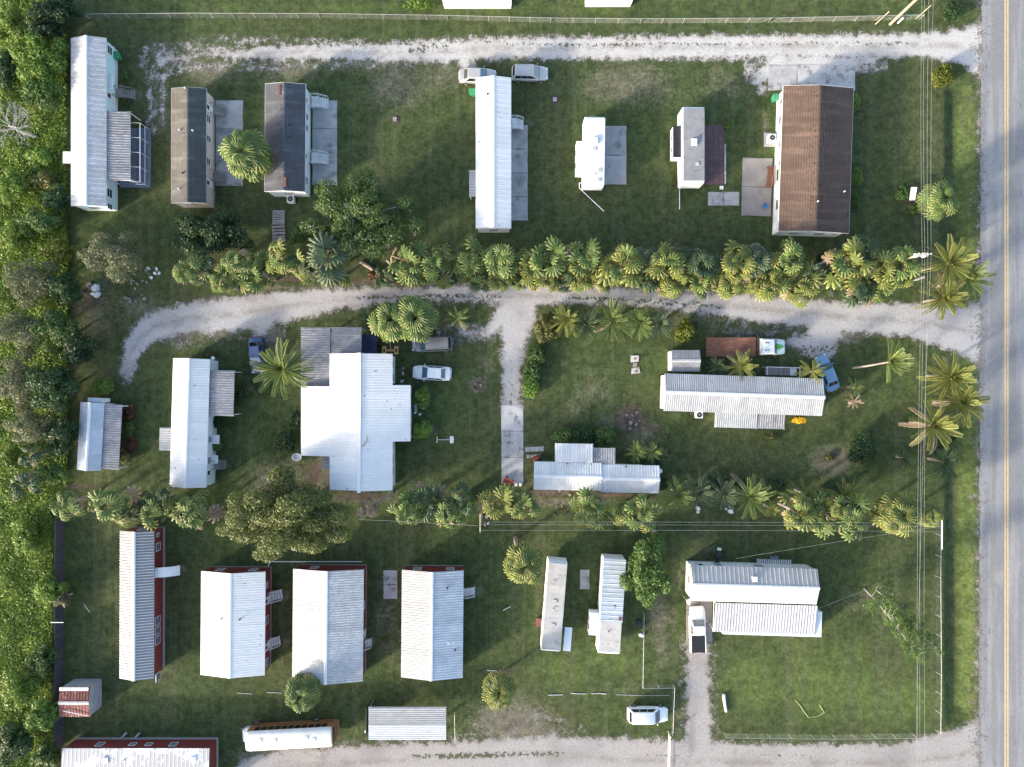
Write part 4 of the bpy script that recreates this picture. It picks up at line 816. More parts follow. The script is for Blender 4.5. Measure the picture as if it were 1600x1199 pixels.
b = MB(); b.b2(5.75, 6.05, -1.15, 1.15, .6, .75); b.tube((5.9,1.1,.75),(5.9,1.1,1.9),.04); b.tube((5.9,-1.1,.75),(5.9,-1.1,1.9),.04); b.tube((5.9,-1.1,1.9),(5.9,1.1,1.9),.04); b.build('rear_rack', 'bus_yellow', t)
for x, y in ((-3,.2),(-1.2,.1),(2.6,.2),(3.5,0)): MB().b2(x-.2, x+.2, y-.2, y+.2, 2.86, 2.98).build('roof_hatch', 'bus_roof', t)
b = MB()
for i in range(4): b.tube((-4.9+i*.25, 1.3, .2), (-3.9+i*.2, 2.0, 1.5-.2*i), .03)
b.build('ladder_rack', 'black_plastic', t)

def rv(label, cx, cy, w, l, ang, zt=2.9, roof='roof_white', side='wall_white', slide=None, bits=(), name='travel_trailer', front=None, dirty=None):
    p = W(cx, cy, zt); k = S*(1-zt/H); w *= k; l *= k; hw, hl = w/2, l/2
    t = thing(name, label, 'trailer', (p.x, p.y, 0), R(ang))
    def ring(y, f, z0, z1, c=.12): return [(-hw*f, y, z0), (hw*f, y, z0), (hw*f, y, z1-c), (hw*f-c, y, z1), (-hw*f+c, y, z1), (-hw*f, y, z1-c)]
    MB().loft([ring(-hl, .93, .75, zt-.32), ring(-hl+.12, .985, .6, zt-.12), ring(-hl+.4, .99, .55, zt-.03), ring(hl-.4, .99, .55, zt-.03), ring(hl-.12, .985, .6, zt-.12), ring(hl, .93, .75, zt-.32)]).build('body', side, t, smooth=30)
    seg = max(3, int(l/1.3)); w_ = (l-.5)/seg
    ro = MB().b2(-hw+.06, hw-.06, -hl+.22, hl-.22, zt-.06, zt-.004).build('roof', 'trim_white', t)
    for i in range(seg): MB().b2(-hw+.07, hw-.07, -hl+.25+i*w_+.006, -hl+.25+(i+1)*w_-.006, zt-.002, zt+.018+random.uniform(0, .006)).build('roof_panel', roof, ro)
    if slide:
        s0, s1, out, rm, sw = slide; a = L(t, 0, s0, 2.3).y; c = L(t, 0, s1, 2.3).y
        q = MB().b2(-hw-out, -hw+.1, c, a, .85, 2.35).build('slide_out', side, t); MB().b2(-hw-out-.03, -hw-.002, c-.03, a+.03, 2.352, 2.40).build('slide_roof', rm, q)
        for f in (.3, .7): MB().b2(-hw-out-.02, -hw-out-.003, c+(a-c)*f-.35, c+(a-c)*f+.35, 1.4, 2.0).build('pane', 'glass', q)
    for px, py, kd in bits:
        q = L(t, px, py, zt+.1)
        if kd == 'ac': MB().prism([(q.x-.35,q.y-.42),(q.x+.35,q.y-.42),(q.x+.35,q.y+.42),(q.x-.35,q.y+.42)], zt+.02, zt+.30, [(q.x-.27,q.y-.34),(q.x+.27,q.y-.34),(q.x+.27,q.y+.34),(q.x-.27,q.y+.34)]).build('air_conditioner', 'trim_white', ro)
        elif kd == 'vent': MB().b2(q.x-.2, q.x+.2, q.y-.2, q.y+.2, zt+.02, zt+.12).build('roof_vent', 'trim_grey', ro)
        elif kd == 'dark': MB().b2(q.x-.2, q.x+.2, q.y-.2, q.y+.2, zt+.02, zt+.10).build('roof_vent', 'black_plastic', ro)
        elif kd == 'pipe': MB().tube((q.x,q.y,zt),(q.x,q.y,zt+.18),.06,n=8).build('vent_pipe', 'black_plastic', ro)
        elif kd == 'rust': MB().b2(q.x-.18, q.x+.18, q.y-.25, q.y+.25, zt+.02, zt+.12).build('roof_vent', 'rust_deck', ro)
        elif kd == 'antenna':
            b = MB(); b.tube((q.x,q.y,zt),(q.x,q.y,zt+.5),.02); b.tube((q.x-.3,q.y-.45,zt+.5),(q.x+.3,q.y+.35,zt+.5),.02); b.tube((q.x-.1,q.y-.5,zt+.5),(q.x+.15,q.y-.2,zt+.5),.02); b.tube((q.x-.3,q.y+.1,zt+.5),(q.x+.1,q.y+.4,zt+.5),.015); b.build('antenna', 'black_plastic', ro)
    for s_ in (-1, 1):
        for y in (-.45, .45): wheel_at2(t, s_*(hw-.12), y)
    for y in (-hl*.55, hl*.1, hl*.6): window(t, 'E', y, .8, 1.3, 1.9, hw*.99, 0, 'trim_grey')
    window(t, 'E', -hl*.2, .7, .6, 2.3, hw*.99, 0, door=True)
    if not slide: window(t, 'W', 0, .8, 1.3, 1.9, hw*.99, 0, 'trim_grey')
    q = MB(); q.tube((-.5, -hl+.2, .5), (0, -hl-1.0, .5), .05); q.tube((.5, -hl+.2, .5), (0, -hl-1.0, .5), .05); q.tube((0,-hl-.9,0),(0,-hl-.9,.7),.04); q.build('tow_hitch', 'black_plastic', t)
    t['xw'] = hw; t['yw'] = hl; return t
def wheel_at2(t, x, y):
    s_ = 1 if x > 0 else -1
    o = MB().tube((-.1, 0, 0), (.1, 0, 0), .34, n=16).build('wheel', 'tyre', t, (x, y, .34)); MB().tube((s_*.1, 0, 0), (s_*.115, 0, 0), .2, n=12).build('rim', 'rim', o)
rv('white travel trailer with slide out beside the grey patio', 929, 235.5, 33, 108, -.8, 3.0, 'roof_white_clean', 'wall_white', (209, 259, .85, 'trim_white', 1), [(930,220,'ac'),(929,232,'vent'),(937,266,'vent'),(936,281,'vent'),(930,272,'pipe')])
rv('grey roofed travel trailer with dark topped slide out beside the maroon patio', 1084, 226, 35, 120, 0, 3.1, 'roof_membrane', 'wall_white', (198, 246, .95, 'tonneau', 1), [(1085,222,'ac'),(1090,256,'vent'),(1095,211,'pipe')])
rv('old faded white camper with rounded ends in the bottom lawn', 866, 948, 31, 142, -4.6, 2.8, 'roof_faded', 'wall_white', None, [(868,907,'antenna'),(867,940,'vent'),(864,977,'vent'),(865,951,'pipe')])
h = rv('white camper with ribbed metal roof over beside the round dark tree', 956, 948, 35, 150, -3.4, 2.9, 'roof_faded', 'wall_white', (903, 937, 1.15, 'trim_white', 1), [(960,948,'dark'),(953,968,'pipe'),(951,987,'pipe'),(969,967,'rust')])
ro = [o for o in h.children if o.name.startswith('roof')][0]
panels(ro, -h['xw']-.02, 1, -1.9, h['yw']-.05, 3.03, 2*h['xw']+.04, .06, .55, .55, .03, 'roof_blue_grey')
for px, py, w_, l_, m, nm, lb in ((885, 990, .9, 2.9, 'wall_pale', 'awning', 'white folded awning panel on the right of the faded camper'),):
    t = thing(nm, lb, 'awning', W(px, py), R(-4.6)); MB().b2(-w_/2, w_/2, -l_/2, l_/2, 1.9, 1.95).build('panel', m, t)
    for x in (-w_/2+.05, w_/2-.05):
        for y in (-l_/2+.05, l_/2-.05): MB().tube((x,y,0),(x,y,1.9),.03).build('post', 'steel', t)
t = thing('brick_step', 'small brick coloured step on the left of the faded camper', 'step', W(843, 972), R(-4)); MB().b2(-.45,.45,-.5,.5,0,.2).build('lower_tread','brown_box',t); MB().b2(-.05,.45,-.5,.5,.2,.42).build('upper_tread','brown_box',t)
slab('concrete_pad', 'small grey concrete pad between the two campers', 'concrete pad', 906, 890, 921, 921, 'concrete', 1, 1)
slab('concrete_pad', 'concrete pad strewn with grey rubble between two red homes', 'concrete pad', 599, 891, 621, 936, 'concrete', 1, 2)
slab('pallet_walk', 'weathered stack of pallets left of the tangled tree', 'pallets', 426, 329, 446, 352, 'wood_grey', 1, 6, -2, .2)
slab('pallet_walk', 'row of tumbled grey planks below the weathered pallets', 'planks', 426, 353, 447, 378, 'wood_grey', 1, 5, 3, .3, .08)

# ------------------------------------------------------------------ fences, poles and wires
def chain_fence(label, pts, h=1.15, step=2.6):
    """chain link fence through ground pixels: posts, top rail and woven wire"""
    P = [W(x, y) for x, y in pts]; t = thing('chain_link_fence', label, 'fence', P[0], 0); o0 = P[0]
    rail = MB(); wires = MB()
    pm_ = MB().tube((0,0,0),(0,0,h+.03),.035,n=6).mesh('post', 'galv_wire')
    for a, c in zip(P[:-1], P[1:]):
        d = c-a; n = max(1, round(d.length/step)); u = d.normalized()
        for i in range(n+1):
            if i == n and c != P[-1]: continue
            q = a+d*i/n-o0; inst('post', pm_, t, (q.x, q.y, 0), (random.uniform(-.03,.03), random.uniform(-.03,.03), 0))
        rail.tube(a-o0+Vector((0,0,h)), c-o0+Vector((0,0,h)), .022, n=6)
        m = int(d.length/.24)
        for i in range(m):
            for s_ in (0, 1):
                q0 = a-o0+u*(d.length*i/m); q1 = a-o0+u*min(d.length, d.length*i/m+h*.9)
                p0, p1 = (q0+Vector((0,0,.04)), q1+Vector((0,0,h))) if s_ else (q0+Vector((0,0,h)), q1+Vector((0,0,.04)))
                wires.tube(p0, p1, .0028, n=3, cap=False)
    rail.build('top_rail', 'galv_wire', t); w = wires.build('wire_mesh', 'galv_wire', t); w['kind'] = 'stuff'
    return t
chain_fence('chain link fence along the top beside the white gravel road', [(108,30),(300,28.5),(500,29),(700,32),(860,36),(1000,37),(1200,36),(1436,31)])
chain_fence('chain link fence along the right of the bottom lawn', [(1462,800),(1461,900),(1462,1050),(1461,1140)])
chain_fence('chain link fence between the bottom lawn and the dirt road', [(1456,1146),(1300,1148),(1131,1146)])
chain_fence('chain link fence stepping round the white suv', [(1004,955),(1002,1070),(1051,1069),(1048,1142)])
t = thing('board_fence', 'dark tall board fence along the left edge of the bottom lawns', 'fence', W(101, 808), 0)
bm_ = MB().b2(-.012,.012,-.085,.085,0,1.8).mesh('board', 'wood_fence'); a = W(101, 808); c = W(99, 1165); n = 158
for i in range(n):
    q = (c-a)*i/n; inst('board', bm_, t, (q.x+random.uniform(-.015,.015), q.y, random.uniform(-.05,.03)), (0, random.uniform(-.015,.015), random.uniform(-.03,.03)))
MB().tube((-.06,0,1.5), (c.x-a.x-.06, c.y-a.y, 1.5), .04, n=4).build('rail', 'wood_fence', t); MB().tube((-.06,0,.4), (c.x-a.x-.06, c.y-a.y, .4), .04, n=4).build('rail', 'wood_fence', t)
tag(MB().b2(-.8,.8,-.04,.04,1.75,1.83).build('pvc_pipe', 'pvc', None, W(104, 965)), 'white pipe sticking out over the dark board fence', 'pipe')
t = thing('wire_gate', 'white pipe gate swung open across the dirt road', 'gate', W(1044, 1143), R(-91)); b = MB(); b.tube((0,0,1.1),(5,0,1.1),.07); b.tube((0,0,.3),(5,0,.3),.04); b.build('frame','trim_white',t)
for i in range(6): MB().tube((i,0,.3),(i,0,1.1),.03).build('bar','trim_white',t)
b = MB(); b.tube((0,0,0),(0,0,1.5),.08); b.build('post','pole_wood',t)
tag(MB().tube((0,0,1.25),(0,-3.9,1.28),.07,n=8).build('pvc_pipe', 'pvc', None, W(1462, 806)), 'thick white pipe lying along the top of the right fence', 'pipe')

def pole(label, px, py, h, lean=(0, 0), arm=None, r=.15, mat='pole_wood', gear=False, top=None):
    p = W(px, py); t = thing('utility_pole', label, 'pole', p, 0)
    e = Vector((lean[0], lean[1], h)); MB().tube((0,0,-.1), e, r, r*.72, n=10).build('pole', mat, t, smooth=40)
    if arm:
        a = Vector((math.cos(R(arm)), math.sin(R(arm)), 0)); q = e-Vector((0,0,.35)); MB().tube(q-a*1.0, q+a*1.0, .06, n=6).build('crossarm', mat, t)
        for f in (-.95, -.5, .5, .95): MB().tube(q+a*f, q+a*f+Vector((0,0,.22)), .05, .03, n=8).build('insulator', 'trim_white', t)
    if gear:
        for s_ in (-1, 1):
            q = e+Vector((s_*.45, -.1, -1.1)); MB().tube(q, q+Vector((0,0,.8)), .24, n=12).build('transformer', 'trim_grey', t, smooth=40)
    return t
pole('tall pale utility pole leaning out of the top right corner', 1391, 38, 10.5, (0, 0), 0.01, .19)
pole('short brown guy post left of the tall pale utility pole', 1368, 38, 2.9, (.1, 0), None, .08)
pole('thin post at the end of the top fence under the wires', 1432, 29, 3.0, (0, 0), None, .07)
pole('utility pole with two grey transformers rising from the palm row', 1381, 416, 8.4, (0, 0), 0.01, .14, gear=True)
pole('utility pole with white insulators among the lower palms', 755, 798, 8.3, (0, 0), 90, .13, gear=False)
tag(MB().tube((0,0,0),(.1,.1,1.0),.13,n=10).build('marker_post', 'trim_white', None, W(1403, 36)), 'short white marker post beside the tall pale pole', 'post')
def wire(label, p0, p1, sag=.5, r=.011):
    pts = []
    for i in range(25):
        f = i/24; q = p0.lerp(p1, f); q.z -= sag*4*f*(1-f); pts.append(q-p0)
    o = MB().path(pts, r, n=4).build('power_line', 'galv_wire', None, p0); return tag(o, label, 'wire')
for i, (xa, xb, xc, z) in enumerate(((1441,1441,1434,9.0),(1445,1445,1438,9.0),(1452,1450,1446,8.4),(1459,1455,1431,7.6))):
    nth = ('first', 'second', 'third', 'fourth')[i]
    wire(nth+' overhead wire from the left above the right lawn, upper span', W(xa, -30, z), W(xb, 396, z), .25); wire(nth+' overhead wire from the left above the right lawn, lower span', W(xb, 396, z), W(xc, 1240, z), .45)
for i, (ya, yb, z) in enumerate(((816, 818, 8.2), (820, 823, 7.8), (829, 831, 8.1))): wire(('upper', 'middle', 'lower')[i]+' wire running right from the pole among the lower palms', W(750, ya, z), W(1475, yb, z), .3)
wire('wire running left from the pole among the lower palms', W(748, 822, 8.1), W(560, 812, 7.6), .2); wire('thin service wire slanting up to the lean-to house', W(1150, 873, 3.0), W(1475, 822, 7.5), .3); wire('thin line slanting from the lean-to house towards the slender pines', W(1279, 951, 2.4), W(1346, 925, 2.2), .05)

# ------------------------------------------------------------------ small things
tag(MB().prism([(-.2,-.2),(.2,-.2),(.2,.2),(-.2,.2)],0,.35,[(-.17,-.17),(.17,-.17),(.17,.17),(-.17,.17)]).build('utility_box','trim_white',None,W(1127,294)), 'small white utility box below the maroon patio', 'utility box')
def bin_(label, px, py, rz=0):
    t = thing('wheelie_bin', label, 'bin', W(px, py), R(rz)); MB().prism([(-.27,-.3),(.27,-.3),(.27,.3),(-.27,.3)], .05, .95, [(-.33,-.38),(.33,-.38),(.33,.38),(-.33,.38)]).build('body', 'green_plastic', t)
    MB().prism([(-.36,-.44),(.36,-.44),(.36,.42),(-.36,.42)], .955, 1.06, [(-.32,-.38),(.32,-.38),(.32,.36),(-.32,.36)]).build('lid', 'green_plastic', t)
    for s_ in (-1, 1): MB().tube((s_*.28,.3,.12),(s_*.35,.3,.12),.12,n=10).build('wheel', 'tyre', t)
    MB().tube((-.3,.46,.95),(.3,.46,.95),.03).build('handle', 'green_plastic', t)
bin_('green bin left of the bright white roofed home', 739, 148, 90); bin_('green bin beside the white travel trailer', 903, 269, 20); bin_('green bin at the corner of the brown roofed house', 1208, 157, 10); bin_('dark green bin against the aqua walled home', 188, 92, 0)
def ac_unit(label, px, py, pad=True):
    t = thing('air_conditioner', label, 'air conditioner', W(px, py), 0)
    if pad: MB().b2(-.75,.75,-.85,.85,0,.08).build('pad', 'concrete', t)
    MB().b2(-.42,.42,-.42,.42,.081,.85).build('cabinet', 'wall_pale', t); MB().tube((0,0,.851),(0,0,.875),.34,n=18).build('fan_guard', 'black_plastic', t); MB().tube((0,0,.876),(0,0,.89),.08,n=10).build('hub', 'steel', t)
ac_unit('air conditioner below the slate roofed home', 457, 314, False); ac_unit('air conditioner on a pad beside the brown roofed house', 1203, 219); ac_unit('air conditioner below the long corrugated home', 1090, 648, False)
t = thing('patio_bench', 'brown wooden bench on the tan patio', 'bench', W(1200, 278), R(84))
for i in range(4): MB().b2(-1.3, 1.3, -.3+i*.15, -.3+i*.15+.13, .42, .46).build('seat_slat', 'wood_brown', t)
for i in range(3): MB().b2(-1.3, 1.3, -.36, -.33, .55+i*.15, .55+i*.15+.13).build('back_slat', 'wood_brown', t)
for x in (-1.2, 1.2):
    for y in (-.3, .28): MB().b2(x-.05, x+.05, y-.05, y+.05, 0, .419).build('leg', 'wood_brown', t)
t = thing('plastic_chair', 'blue plastic chair on the tan patio', 'chair', W(1194, 324), R(40)); MB().prism([(-.25,-.25),(.25,-.25),(.22,.25),(-.22,.25)], .40, .44).build('seat', 'blue_plastic', t); MB().quadbox([(-.22,.24,.44),(.22,.24,.44),(.22,.28,.44),(-.22,.28,.44),(-.22,.34,.88),(.22,.34,.88),(.22,.38,.88),(-.22,.38,.88)]).build('backrest', 'blue_plastic', t)
for x in (-.22,.22):
    for y in (-.22,.22): MB().tube((x*1.1,y*1.1,0),(x,y,.40),.03).build('leg', 'blue_plastic', t)
def pipe_run(label, pts, r=.06):
    P = [W(x, y) + Vector((0,0,.25)) for x, y in pts]; o = MB().path([p-P[0] for p in P], r, n=6).build('drain_pipe', 'pvc', None, P[0]); return tag(o, label, 'pipe')
pipe_run('white drain pipe bending away from the white travel trailer', [(911,287),(905,287),(905,295),(943,331)]); pipe_run('white drain pipe below the grey roofed travel trailer', [(1061,262),(1061,328)])
pipe_run('long white pipe above the red homes from roof to oak', [(419,886),(424,877),(470,877),(566,877)], .05)
def lid(label, px, py):
    t = thing('septic_lid', label, 'concrete lid', W(px, py), 0); MB().tube((0,0,-.05),(0,0,.06),.55,n=18).build('collar', 'mulch', t)
    for x in (-.12,.12): MB().b2(x-.09,x+.09,-.25,.25,.062,.16).build('block', 'concrete_white', t)
lid('round septic cover with white blocks left of the white roofed home', 617, 187); lid('round septic cover with white blocks below the silver suv', 867, 156)
t = thing('broken_slab', 'broken pale concrete slab in the middle lawn', 'concrete slab', W(992, 570), R(4))
for p_ in ([(-.5,.3),(.5,.35),(.55,1.1),(-.45,1.15)], [(-.55,-1.15),(.6,-1.1),(.5,-.35),(-.45,-.45)], [(-.3,-.35),(.2,-.3),(.35,.2),(-.2,.25)]): MB().prism(p_, -.02, .09+random.uniform(0,.03)).build('piece', 'concrete_warm' if p_[0][0] == -.3 else 'concrete_white', t)
for i, (x, y) in enumerate(((.05,.75),(.1,-.85))): MB().tube((x,y,.1),(x,y,.14),.14,n=10).build('cap', 'brown_box', t)
t = thing('basketball_hoop', 'tipped over basketball hoop with white base on the lawn', 'basketball hoop', W(697, 687), 0); MB().prism([(.5,-.4),(.9,-.45),(1.0,0),(.9,.45),(.5,.4)], .02, .3).build('base', 'trim_white', t); MB().tube((.6,0,.2),(-1.0,0,.25),.07,n=8).build('pole', 'steel', t); MB().quadbox([(-1.1,-.35,.05),(-1.05,-.35,.05),(-1.05,.35,.05),(-1.1,.35,.05),(-1.1,-.35,.7),(-1.05,-.35,.7),(-1.05,.35,.7),(-1.1,.35,.7)]).build('backboard', 'trim_white', t)
t = thing('yard_sign', 'white two panel sign in the planted bed near the road', 'sign', W(1427, 303, 1.2).xy.to_3d(), R(-8))
for y in (-.42, .42): MB().quadbox([(-.28,y-.40,1.0),(.28,y-.40,1.3),(.28,y+.40,1.3),(-.28,y+.40,1.0),(-.28,y-.40,1.04),(.28,y-.40,1.34),(.28,y+.40,1.34),(-.28,y+.40,1.04)]).build('panel', 'trim_white', t)
for y in (-.8, .8): MB().tube((.1,y,0),(.1,y,1.25),.05).build('post', 'wood_brown', t)
t = thing('satellite_dish', 'white satellite dish on a mast left of the lean-to house', 'satellite dish', W(1066, 930), R(-15)); MB().tube((0,0,0),(0,0,2.2),.04).build('mast', 'steel', t); MB().loft([[(.05*k1-.05+.35*k1*k1, math.cos(a)*.45*k1, 2.3+math.sin(a)*.3*k1) for a in np.linspace(0, 2*math.pi, 14)[:-1]] for k1 in (.1,.6,1.0)]).build('dish', 'trim_white', t); MB().tube((0,0,2.3),(.7,0,2.35),.02).build('feed_arm', 'steel', t)
t = thing('satellite_dish', 'small white dish and post above the white home with striped porch', 'satellite dish', W(342, 561), 0); MB().tube((0,0,0),(0,0,1.6),.03).build('mast', 'steel', t); MB().sphere((0,0,1.7),.26,.26,.12,12,6).build('dish', 'trim_white', t)
t = thing('barbecue_grill', 'black barbecue grill above the lean-to house', 'grill', W(1119, 866), R(80)); MB().sphere((0,0,.85),.62,.38,.3,14,8).build('drum', 'black_plastic', t); MB().b2(-1.15,-.66,-.3,.3,.80,.84).build('side_shelf', 'black_plastic', t); MB().b2(.66,1.0,-.25,.25,.80,.84).build('side_shelf', 'trim_white', t)
for x in (-.4,.4):
    for y in (-.25,.25): MB().tube((x,y,0),(x,y,.7),.03).build('leg', 'black_plastic', t)
t = thing('slatted_ramp', 'grey slatted wooden ramp above the lean-to house', 'ramp', W(1207, 877), R(-2))
for i in range(16): MB().b2(-2.1+i*.27, -2.1+i*.27+.15, -.3, .3, .5, .54).build('slat', 'wood_white', t)
for y in (-.34,.34): MB().b2(-2.15, 2.2, y-.03, y+.03, .42, .56).build('side_rail', 'wood_grey', t)
for x in (-2, 0, 2): MB().b2(x-.04, x+.04, -.3, .3, 0, .42).build('support', 'wood_grey', t)
MB().b2(-.5,.5,.4,.75,.5,.56).build('platform', 'deck_blue', t)
t = thing('utility_cart', 'yellow two wheeled utility cart under the round fan palms', 'cart', W(611, 548), R(0)); MB().b2(-.5,.5,-.12,.12,.35,.5).build('axle_frame','paint_yellow',t); MB().tube((0,.1,.45),(-.02,1.3,.5),.05).build('tongue','steel',t)
for x in (-.75,.75): wo = MB().b2(x-.26,x+.26,-.5,.5,.5,.6).build('fender','paint_yellow',t); wheel_at2(t, x, 0)
t = thing('wheelbarrow', 'overturned red wheelbarrow left of the white ribbed home', 'wheelbarrow', W(838, 716), R(35)); MB().prism([(-.5,-.35),(.5,-.25),(.5,.25),(-.5,.35)], .1, .5, [(-.35,-.22),(.35,-.16),(.35,.16),(-.35,.22)]).build('tray','red_metal',t)
for y in (-.25,.25): MB().tube((.7,y*.2,.2),(-1.3,y,.3),.03).build('handle','wood_brown',t)
MB().tube((.8,-.05,.25),(.8,.05,.25),.2,n=12).build('wheel','tyre',t)
t = thing('garden_cart', 'red garden cart by the foot of the concrete driveway', 'cart', W(794, 752), R(-30)); MB().b2(-.6,.6,-.35,.35,.35,.42).build('bed','red_metal',t); MB().b2(-.6,.6,-.37,-.34,.42,.6).build('side_panel','red_metal',t); MB().b2(-.6,.6,.34,.37,.42,.6).build('side_panel','red_metal',t); MB().tube((.6,0,.4),(1.3,0,.6),.025).build('handle','black_plastic',t)
for x in (-.4,.4):
    for s_ in (-1,1): MB().tube((x,s_*.38,.18),(x,s_*.46,.18),.18,n=12).build('wheel','tyre',t)
for i, px in enumerate((806, 813)): tag(MB().prism([(-.14,-.16),(.14,-.16),(.14,.16),(-.14,.16)],0,.32,[(-.17,-.2),(.17,-.2),(.17,.2),(-.17,.2)]).build('bucket','trim_white',None,W(px,757)), ('left' if i == 0 else 'right')+' of two white buckets beside the red garden cart', 'bucket')
t = thing('round_tub', 'white round tub at the corner of the large white house', 'tub', W(465, 714), 0); MB().loft([[(math.cos(a)*r_, math.sin(a)*r_*.8, z) for a in np.linspace(0,2*math.pi,19)[:-1]] for r_, z in ((.55,0),(.62,.4),(.56,.4),(.5,.1))]).build('tub','trim_white',t)
def log(label, px0, py0, px1, py1, r=.12, mat='bark_pale', name='log', z=None):
    a = W(px0,py0); c = W(px1,py1); d = c-a; z = r if z is None else z; m = a+d*.5+Vector((random.uniform(-.1,.1),random.uniform(-.1,.1),0))
    o = MB().path([Vector((0,0,z)), m-a+Vector((0,0,z)), d+Vector((0,0,z))], r, r*.8, n=8).build(name, mat, None, a, smooth=50); return tag(o, label, 'log')
log('pale fallen log beside the dirt driveway', 1130,1084,1134,1111,.2,'wood_white'); log('pale palm trunk lying under the tangled tree, left one', 564,410,592,430,.24,'palm_trunk'); log('pale palm trunk lying under the tangled tree, right one', 605,407,623,429,.2,'palm_trunk')
log('pale dead palm trunk across the upper palm row', 1252,425,1278,414,.22,'bark_pale',z=2.2); log('pale fallen trunk near the right end of the upper palm row', 1418,438,1440,434,.22,'bark_pale',z=.5); log('bleached driftwood branch below the brown roofed house', 1315,385,1340,374,.10,'bark_pale')
log('thin pale stick in the lawn right of the half blue roofed home', 786,954,798,948,.05,'wood_white'); log('pale fence rail lying below the two campers, left piece', 857,1086,880,1085.5,.05,'wood_white'); log('pale fence rail lying below the two campers, middle piece', 892,1083,915,1084,.05,'wood_white'); log('pale fence rail lying below the two campers, right piece', 924,1084,948,1084.5,.05,'wood_white'); log('thin pale rail lying right of the lower camper rails', 962,1085.5,1046,1087,.025,'wood_white')
log('thin pale rail below the smooth white roofed red home', 371,1083,394,1084,.04,'wood_white'); log('thin pale rail left of the palm below the red homes', 417,1082,440,1083,.04,'wood_white'); log('thin pale stick in the lawn beside the narrow red home', 132,945,141,957,.04,'wood_white')
log('thin rail standing right of the white storage trailer', 711,1108,712,1152,.03,'steel',z=.8); log('thin white post lying left of the round palm near the campers', 761,1047,776,1048,.05,'wood_white')
def hose(label, pts, mat='flower_yellow', r=.04):
    P = [W(x,y)+Vector((0,0,.04)) for x,y in pts]; return tag(MB().path([p-P[0] for p in P], r, n=5).build('garden_hose', mat, None, P[0]), label, 'hose')
pm('hose_pale', (.45,.48,.22), (.36,.40,.16), 3, .6)
hose('pale yellow hose curving across the bottom lawn', [(1242,1094),(1249,1101),(1256,1112),(1263,1121),(1278,1119),(1288,1113)], 'hose_pale'); hose('short piece of pale yellow hose on the bottom lawn', [(1280,1101),(1284,1108),(1288,1113.5)], 'hose_pale')
def junk(label, px, py, n, rad, mats, name='junk_pile', cat='junk pile', sz=.35):
    t = thing(name, label, cat, W(px, py), 0)
    for i in range(n):
        a = random.uniform(0, 6.28); r_ = rad*math.sqrt(random.random()); s_ = random.uniform(.4, 1.1)*sz; w_ = random.uniform(.5, 1.6)
        b = MB(); pts = [(math.cos(q)*s_*w_*random.uniform(.7,1.1), math.sin(q)*s_*random.uniform(.7,1.1)) for q in np.linspace(0, 6.28, 7)[:-1]]
        b.prism(pts, 0, random.uniform(.15,.6)*sz*2, [(x*.8, y*.8) for x, y in pts]); b.build('piece', random.choice(mats), t, (math.cos(a)*r_, math.sin(a)*r_, 0), a)
junk('pile of white sheeting and scrap at the woods edge', 147, 454, 7, .9, ['wall_pale','trim_white','debris'], sz=.55); junk('strip of grey rubble left of the upper palm row', 210, 452, 22, 2.0, ['debris','wood_grey'], sz=.22)
junk('grey scrap at the left end of the upper palm row', 240, 423, 9, 1.0, ['wall_pale','debris'], sz=.3); junk('clutter of red and pink things beside the porch of the large white house', 628, 585, 12, 1.0, ['red_metal','wall_beige','black_plastic','trim_white'], sz=.2)
junk('rubble on the pad between two red homes', 609, 912, 14, 1.2, ['debris','concrete','wood_grey'], sz=.2); junk('burnt debris pile in the dark circle on the middle lawn', 988, 655, 22, 1.2, ['debris','black_plastic','wood_grey','mulch'], sz=.22)
junk('reddish brush pile on the bare round patch', 748, 602, 18, .8, ['brown_box','debris','wood_brown'], sz=.16); junk('grey scrap around the foot of the pole in the lower palms', 757, 812, 8, .8, ['debris','wood_grey','trim_white'], sz=.25); junk('white sacks below the row of feather palms, left', 1092, 797, 3, .4, ['trim_white'], sz=.3); junk('white sacks below the row of feather palms, right', 1138, 797, 4, .5, ['wall_pale'], sz=.32)
junk('stumpy pink grey stones right of the lower fan palms', 1023, 829, 4, .4, ['wall_beige','debris'], sz=.4); junk('black bags beside the stepped chain link fence', 1003, 978, 4, .9, ['black_plastic','tonneau'], sz=.35); junk('white drum by the stepped chain link fence', 1003, 993, 1, .1, ['trim_white'], sz=.3)
junk('strip of rubble and leaves behind the white ribbed home', 880, 775, 26, 3.0, ['mulch','debris','tarp_blue','wood_grey'], sz=.2); junk('blue and black clutter under the tarp shelter', 586, 548, 8, .8, ['tarp_blue','black_plastic','blue_plastic'], sz=.25); junk('table and chairs jumble right of the large white house', 652, 640, 8, .9, ['steel','deck_blue','wall_pale'], sz=.25)

